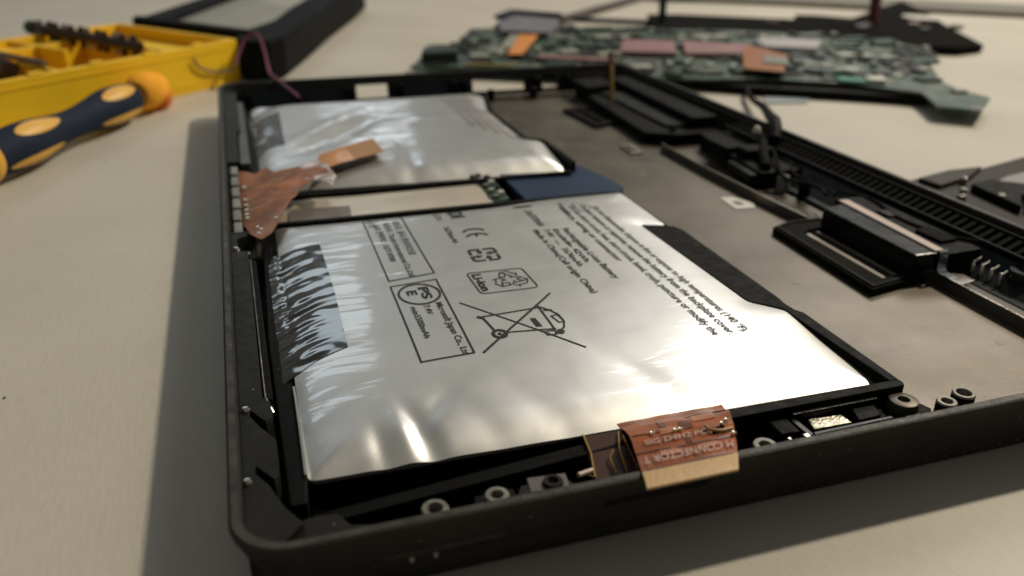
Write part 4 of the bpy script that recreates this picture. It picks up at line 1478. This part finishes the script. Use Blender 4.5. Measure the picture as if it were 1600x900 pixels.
obj("rod", *tube([(-92, 330, 20.8), (-62, 291, 20.6)], 1.4, 8), mat("warm_grey_metal", (0.22, 0.18, 0.14), 0.4, 0.6), gr_)

# screwdriver lying in front of the case
sd = empty("screwdriver", (-45, 250, 0), "navy and yellow screwdriver handle lying on the desk against the yellow case", "screwdriver")
p0, p1 = Vector((-66.5, 199.0, 8.2)), Vector((-31.0, 282.0, 8.2))
ax = (p1 - p0).normalized()
n_ = 30
pts, rad = [], []
for i in range(n_ + 1):
    t = i / n_
    r_ = 5.7 + 1.4 * math.exp(-((t - 0.20) / 0.15) ** 2) + 1.5 * math.exp(-((t - 0.80) / 0.15) ** 2) - 0.8 * math.exp(-((t - 0.5) / 0.16) ** 2)
    if t > 0.90:
        r_ *= math.sqrt(max(0.02, 1 - ((t - 0.90) / 0.1025) ** 2))
    pts.append(p0.lerp(p1, t))
    rad.append(r_)
obj("handle", *tube(pts, 1, 28, rad), NAVY, sd, True)


def grip_pad(t0, half_u, ang_c, half_a):
    """an inlaid oval following the handle surface"""
    side = ax.cross(Vector((0, 0, 1))).normalized()
    upv = side.cross(ax).normalized()
    v, f = [], []
    nr_, ns = 5, 28
    for i in range(nr_ + 1):
        for k in range(ns):
            a_ = 2 * math.pi * k / ns
            q = i / nr_
            t = t0 + half_u * q * math.cos(a_)
            an = ang_c + half_a * q * math.sin(a_)
            idx = min(n_ - 1, max(0, int(t * n_)))
            rr_ = rad[idx] + (rad[idx + 1] - rad[idx]) * (t * n_ - idx) + 0.25 - 0.15 * q
            v.append(p0.lerp(p1, t) + (side * math.cos(an) + upv * math.sin(an)) * rr_)
    for i in range(nr_):
        for k in range(ns):
            l = (k + 1) % ns
            f.append((i * ns + k, i * ns + l, (i + 1) * ns + l, (i + 1) * ns + k))
    return v, f


obj("grip_inlay", *grip_pad(0.255, 0.13, 0.95, 0.42), HANDLEY, sd, True)
obj("grip_inlay", *grip_pad(0.80, 0.12, 0.95, 0.42), HANDLEY, sd, True)
obj("grip_inlay", *grip_pad(0.20, 0.16, -0.50, 0.26), HANDLEY, sd, True)
obj("grip_inlay", *grip_pad(0.78, 0.16, -0.50, 0.26), HANDLEY, sd, True)
pr = [p0 - ax * 7, p0 - ax * 5.5, p0 - ax * 1.5, p0 + ax * 0.3]
obj("collar", *tube(pr, 1, 24, [5.4, 6.8, 7.3, 6.8]), HANDLEY, sd, True)
pr = [p0 - ax * 16, p0 - ax * 9, p0 - ax * 6.6]
obj("cap", *tube(pr, 1, 24, [5.2, 6.4, 5.8]), NAVY, sd, True)

cap = empty("orange_cap", (-24, 289, 0), "blurred orange plastic cap behind the end of the screwdriver handle", "cap")
c0 = Vector((-27.5, 289.0, 8.8))
cp, cr_ = [], []
for i in range(17):
    t = i / 16
    cp.append(c0 + ax * (-8 + 19 * t) + Vector((0, 0, 0.2 * t)))
    cr_.append((8.2 - 2.0 * t) * (math.sin(math.pi * (0.06 + 0.86 * t)) ** 0.3))
obj("cap_body", *tube(cp, 1, 24, cr_), ORANGECAP, cap, True)
obj("cap_base", *tube([c0 + ax * 4 + Vector((0, 0, -3)), c0 + ax * 9 + Vector((0, 0, -4))], 1, 24, [6.4, 6.0]), mat("deep_orange_plastic", (0.70, 0.20, 0.015), 0.7), cap, True)

wr = obj("grey_wire", *tube(spline([(-9.6, 323.9, 14.8), (-8.5, 325.1, 11.8), (-6.2, 327.3, 9.3), (-1.8, 331.7, 7.5), (2.9, 336.3, 6.7), (6.7, 338.0, 6.9)]), 0.6, 8), GREYWIRE, None, True)
tag(wr, "short bent grey wire in front of the yellow case's right end", "wire")
wr = obj("magenta_wire", *tube(spline([(7.5, 326, 11), (13, 338, 20), (18.5, 334, 23), (20.5, 322, 18), (21, 300, 12), (22.0, 278, 13.6), (26, 262, 12), (29, 250, 10.9)]), 0.55, 8), MAGENTA, None, True)
tag(wr, "thin magenta wire loop from the dark lid to the tablet's far rim", "wire")

# ------------------------------------------------------------------ main circuit board behind the tablet
mb = empty("circuit_board", (230, 320, 0), "long green motherboard crowded with components, lying behind the tablet shell", "circuit board")
outl = [(86.8, 326.9), (97.6, 347.7), (110.6, 390.6), (124.2, 386.9), (138, 418), (149.2, 445), (163, 443), (182, 486), (207.7, 458), (211, 436), (255, 415), (300, 398), (334, 374.5), (369, 327), (372, 304),
        (351, 274), (341, 270), (320, 242), (308.5, 226), (303, 210), (303, 193.5), (281.2, 176), (270, 187), (283, 210), (264, 236), (236, 254), (207.5, 262), (178, 280), (150, 300), (120, 318)]
obj("board", *prism(outl, 5.0, 6.2), PCBM, mb)
random.seed(21)


def inpoly(poly, x, y):
    c = False
    j = len(poly) - 1
    for i in range(len(poly)):
        xi, yi, xj, yj = *poly[i], *poly[j]
        if (yi > y) != (yj > y) and x < (xj - xi) * (y - yi) / (yj - yi) + xi:
            c = not c
        j = i
    return c


proto = {}
cnt = 0
tries = 0
while cnt < 290 and tries < 8000:
    tries += 1
    x, y = random.uniform(90, 370), random.uniform(178, 480)
    if not inpoly(outl, x, y) or dist_poly(outl, x, y) < 3:
        continue
    kind = random.choice((0, 0, 1, 1, 1, 2, 3, 4, 5, 5, 6, 6))
    if kind not in proto:
        sx_, sy_, h_ = ((6, 4, 1.2), (4, 8, 1.6), (10, 9, 1.8), (14, 6, 2.0), (3, 3, 3.0), (5, 5, 0.9), (11, 5, 1.2))[kind]
        mt_ = (GREYCHIP, DARKCHIP, SILVERCHIP, GREENC, WHITE, SILVERCHIP, DARKCHIP)[kind]
        o = obj("chip", *box(230 - sx_ / 2, 230 + sx_ / 2, 320 - sy_ / 2, 320 + sy_ / 2, 6.2, 6.2 + h_, 0.2), mt_, mb)
        proto[kind] = o
    else:
        o = proto[kind].copy()
        COL.objects.link(o)
        o.parent = mb
    o.location = ((x - 230) * K, (y - 320) * K, 0)
    o.rotation_euler = (0, 0, 0)
    cnt += 1
# the parts big enough to make out
def mbpart(name, poly, z0, z1, material, w=0.3, lab=None):
    o = obj(name, *prism(poly, z0, z1, w), material, mb)
    if lab:
        o['label'] = lab
    return o


mbpart("connector", [(94, 333), (112, 332), (116, 348), (99, 350)], 6.2, 11.5, mat("dark_green_connector", (0.018, 0.032, 0.024), 0.4), lab="dark green socket at the left tip of the board")
mbpart("gold_contacts", [(113, 322), (134, 312), (136, 316), (115, 326)], 6.25, 7.0, mat("dull_gold", (0.30, 0.22, 0.06), 0.4, 0.5))
mbpart("lilac_film", [(156, 404), (180, 389), (197, 418), (209, 448), (188, 474), (170, 452)], 6.5, 10.5, LILAC)
mbpart("navy_band", [(166, 450), (186, 478), (212, 450), (209, 444), (187, 470), (170, 446)], 10.6, 13.0, NAVY)
mbpart("white_strip", [(141, 358), (148, 354), (172, 398), (162, 402)], 6.6, 8.5, SILVERCHIP)
mbpart("orange_tape", [(137, 331), (144, 329), (174, 389), (164, 393)], 8.6, 9.3, mat("bright_orange_tape", (0.68, 0.26, 0.05), 0.4))
mbpart("heat_pipe", [(150, 322), (182, 305), (186, 312), (154, 330)], 6.3, 8.6, PINK)
mbpart("heat_pipe", [(196, 327), (222, 314), (240, 351), (214, 361)], 6.3, 9.0, PINK)
mbpart("heat_pipe", [(226, 312), (257, 303), (274, 328), (245, 351)], 6.3, 9.0, PINK)
mbpart("amber_tape", [(229.5, 263), (242, 250), (271, 290), (268, 322), (256, 308)], 9.1, 9.7, mat("brown_orange_tape", (0.30, 0.095, 0.015), 0.4), w=0.1)
mbpart("tape_label", [(244.5, 271.5), (254, 263), (262, 277), (258, 290)], 9.75, 10.3, GREYCHIP, w=0.1)
mbpart("white_pad", [(278, 320), (300, 306), (321, 330), (296, 348), (284, 340)], 6.4, 9.2, mat("lilac_white_pad", (0.60, 0.57, 0.60), 0.3, 0.3))
mbpart("solder_blob", [(272, 231), (278, 226), (283, 233), (276, 238)], 6.3, 8.6, WHITE, w=0.8)
mbpart("green_pad", [(262, 237), (271, 230), (277, 238), (266, 246)], 6.3, 7.4, mat("bright_green_pad", (0.03, 0.20, 0.13), 0.4))
bar = obj("heat_spreader", *prism([(214, 270), (236, 251), (264, 232.5), (291, 213.5), (286, 208.5), (259, 228), (231, 245.5), (210, 262)], 0.6, 4.0, 0.4), BLACK)
tag(bar, "black metal strip lying under the near edge of the green motherboard", "metal strip")
gs = obj("grey_film", *prism([(222, 233), (240, 228), (247, 236), (229, 244)], 0.2, 0.6), mat("pale_blue_film", (0.30, 0.34, 0.38), 0.4))
tag(gs, "small pale blue film scrap on the desk under the motherboard's near edge", "film")
cbl = obj("black_cable", *tube(spline([(226, 252, 3), (219.6, 243.1, 3), (211, 225, 4), (203.4, 207.7, 6), (193, 189, 8.6), (181.6, 170.2, 11.6), (173, 155.5, 14.3), (169.1, 149.1, 14.0), (166, 144.4, 11)]), 1.3, 10,
                               [0.9 + 0.022 * i for i in range(65)]), BLACK, None, True)
tag(cbl, "black cable running from the motherboard over the tablet's right rim", "cable")
pin = empty("tweezer_tip", (145.5, 222, 9), "thin amber and brown pin standing up at the tablet's far right corner", "pin")
obj("pin_shaft", *tube([(146.0, 224, 7.5), (147.0, 227, 14), (148.5, 232, 21.5)], 0.9, 8), mat("ochre_pin", (0.20, 0.12, 0.03), 0.4, 0.4), pin, True)
obj("pin_head", *tube([(148.4, 231.6, 21.0), (149.2, 234, 24.5)], 1.2, 8), mat("brown_pin_head", (0.10, 0.04, 0.02), 0.4), pin, True)

# ------------------------------------------------------------------ display frame behind the board
dfm = empty("display_frame", (400, 430, 0), "empty dark display frame lying flat at the back of the desk", "frame")
def bar3(name, a_, b_, w_, z0, z1, material, parent):
    a_, b_ = Vector(a_), Vector(b_)
    t = (b_ - a_).normalized()
    n = Vector((-t.y, t.x)) * w_ / 2
    return obj(name, *prism([tuple(a_ + n), tuple(a_ - n), tuple(b_ - n), tuple(b_ + n)], z0, z1, 0.4), material, parent)


bar3("frame_side", (226, 494), (344, 614), 9, 1, 4.0, FRAMEB, dfm)
bar3("frame_side", (240, 505), (288, 474), 5, 0.5, 3, NAVY, dfm)
obj("frame_bar", *prism([(293.6, 491.7), (267.1, 430.3), (293.4, 411.1), (334.2, 374.5), (346.7, 342.4), (398.3, 309.0), (420.2, 314), (460.4, 385.0), (509.7, 463.6), (540, 520), (511.6, 500), (462.7, 463.4), (424, 435), (410, 455), (397.0, 462), (380, 441), (315.2, 486.0)], 0.6, 5.0, 0.6), FRAMEM, dfm)
bar3("frame_side", (346, 612), (500, 540), 5, 1, 3.0, FRAMEM, dfm)
for x, y, w_, h_, mt_ in ((352, 425, 10, 8, KAPTON_DARK), (398, 392, 9, 7, LILAC), (407, 398, 6, 5, WHITE), (430, 372, 12, 6, DARKCHIP), (455, 372, 12, 8, PLUM), (442, 395, 7, 6, PINKSTRIP)):
    obj("frame_part", *box(x - w_ / 2, x + w_ / 2, y - h_ / 2, y + h_ / 2, 5.0, 6.6, 0.4, 0.7), mt_, dfm)
obj("frame_opening", *prism(arc(474, 424, 11, 15, 0, 360, 24)[:-1], 5.02, 5.4), WHITE, dfm)
for px_, lab, mt_, r_ in (((283, 449), "dark slim post standing on the display frame, left of the two posts", NAVY, 2.6), ((411, 398), "dark red post standing on the display frame's right part", MAROON, 3.6)):
    o = obj("post", *tube([(px_[0], px_[1], 5.1), (px_[0] + 1, px_[1] + 3, 60)], r_, 12), mt_, None, True)
    tag(o, lab, "post")

# ------------------------------------------------------------------ second board at the right edge
rb = empty("circuit_board", (235, 110, 0), "dark plum coloured board with a pale patch, at the right edge beside the vents", "circuit board")
obj("board", *prism([(182, 88), (195.5, 117.5), (213.5, 121.5), (226, 121.0), (250, 127.5), (300, 140), (330, 60), (300, 20), (190, 20)], 0.5, 3.2, 0.2), PLUM, rb)
obj("pale_patch", *prism([(216.5, 106), (226, 110.5), (262, 119), (276, 96), (236, 88)], 3.2, 4.0, 0.2), mat("pale_mauve_patch", (0.22, 0.20, 0.20), 0.45, 0.1, var=0.1), rb)
obj("raised_edge", *prism([(199, 108), (215, 113), (226, 119.8), (213, 119.8), (198, 115.8)], 3.2, 4.6, 0.4), mat("brown_edge", (0.035, 0.028, 0.022), 0.5, spec=0.15), rb)
obj("raised_edge", *prism([(203.6, 84), (206, 104), (214.5, 106), (234, 88), (230, 80), (212, 92)], 3.2, 5.6, 0.4), BLACK, rb)
random.seed(5)
for x, y in ((209, 109.5), (206, 93), (211, 88.5), (200.5, 101), (196, 97), (207, 84.5), (215, 84), (219, 80)):
    obj("component", *box(x - 1.1, x + 1.1, y - 0.9, y + 0.9, 3.2, 5.0 + random.random(), 0.3, random.random()), STEEL if random.random() > 0.4 else GREYCHIP, rb)
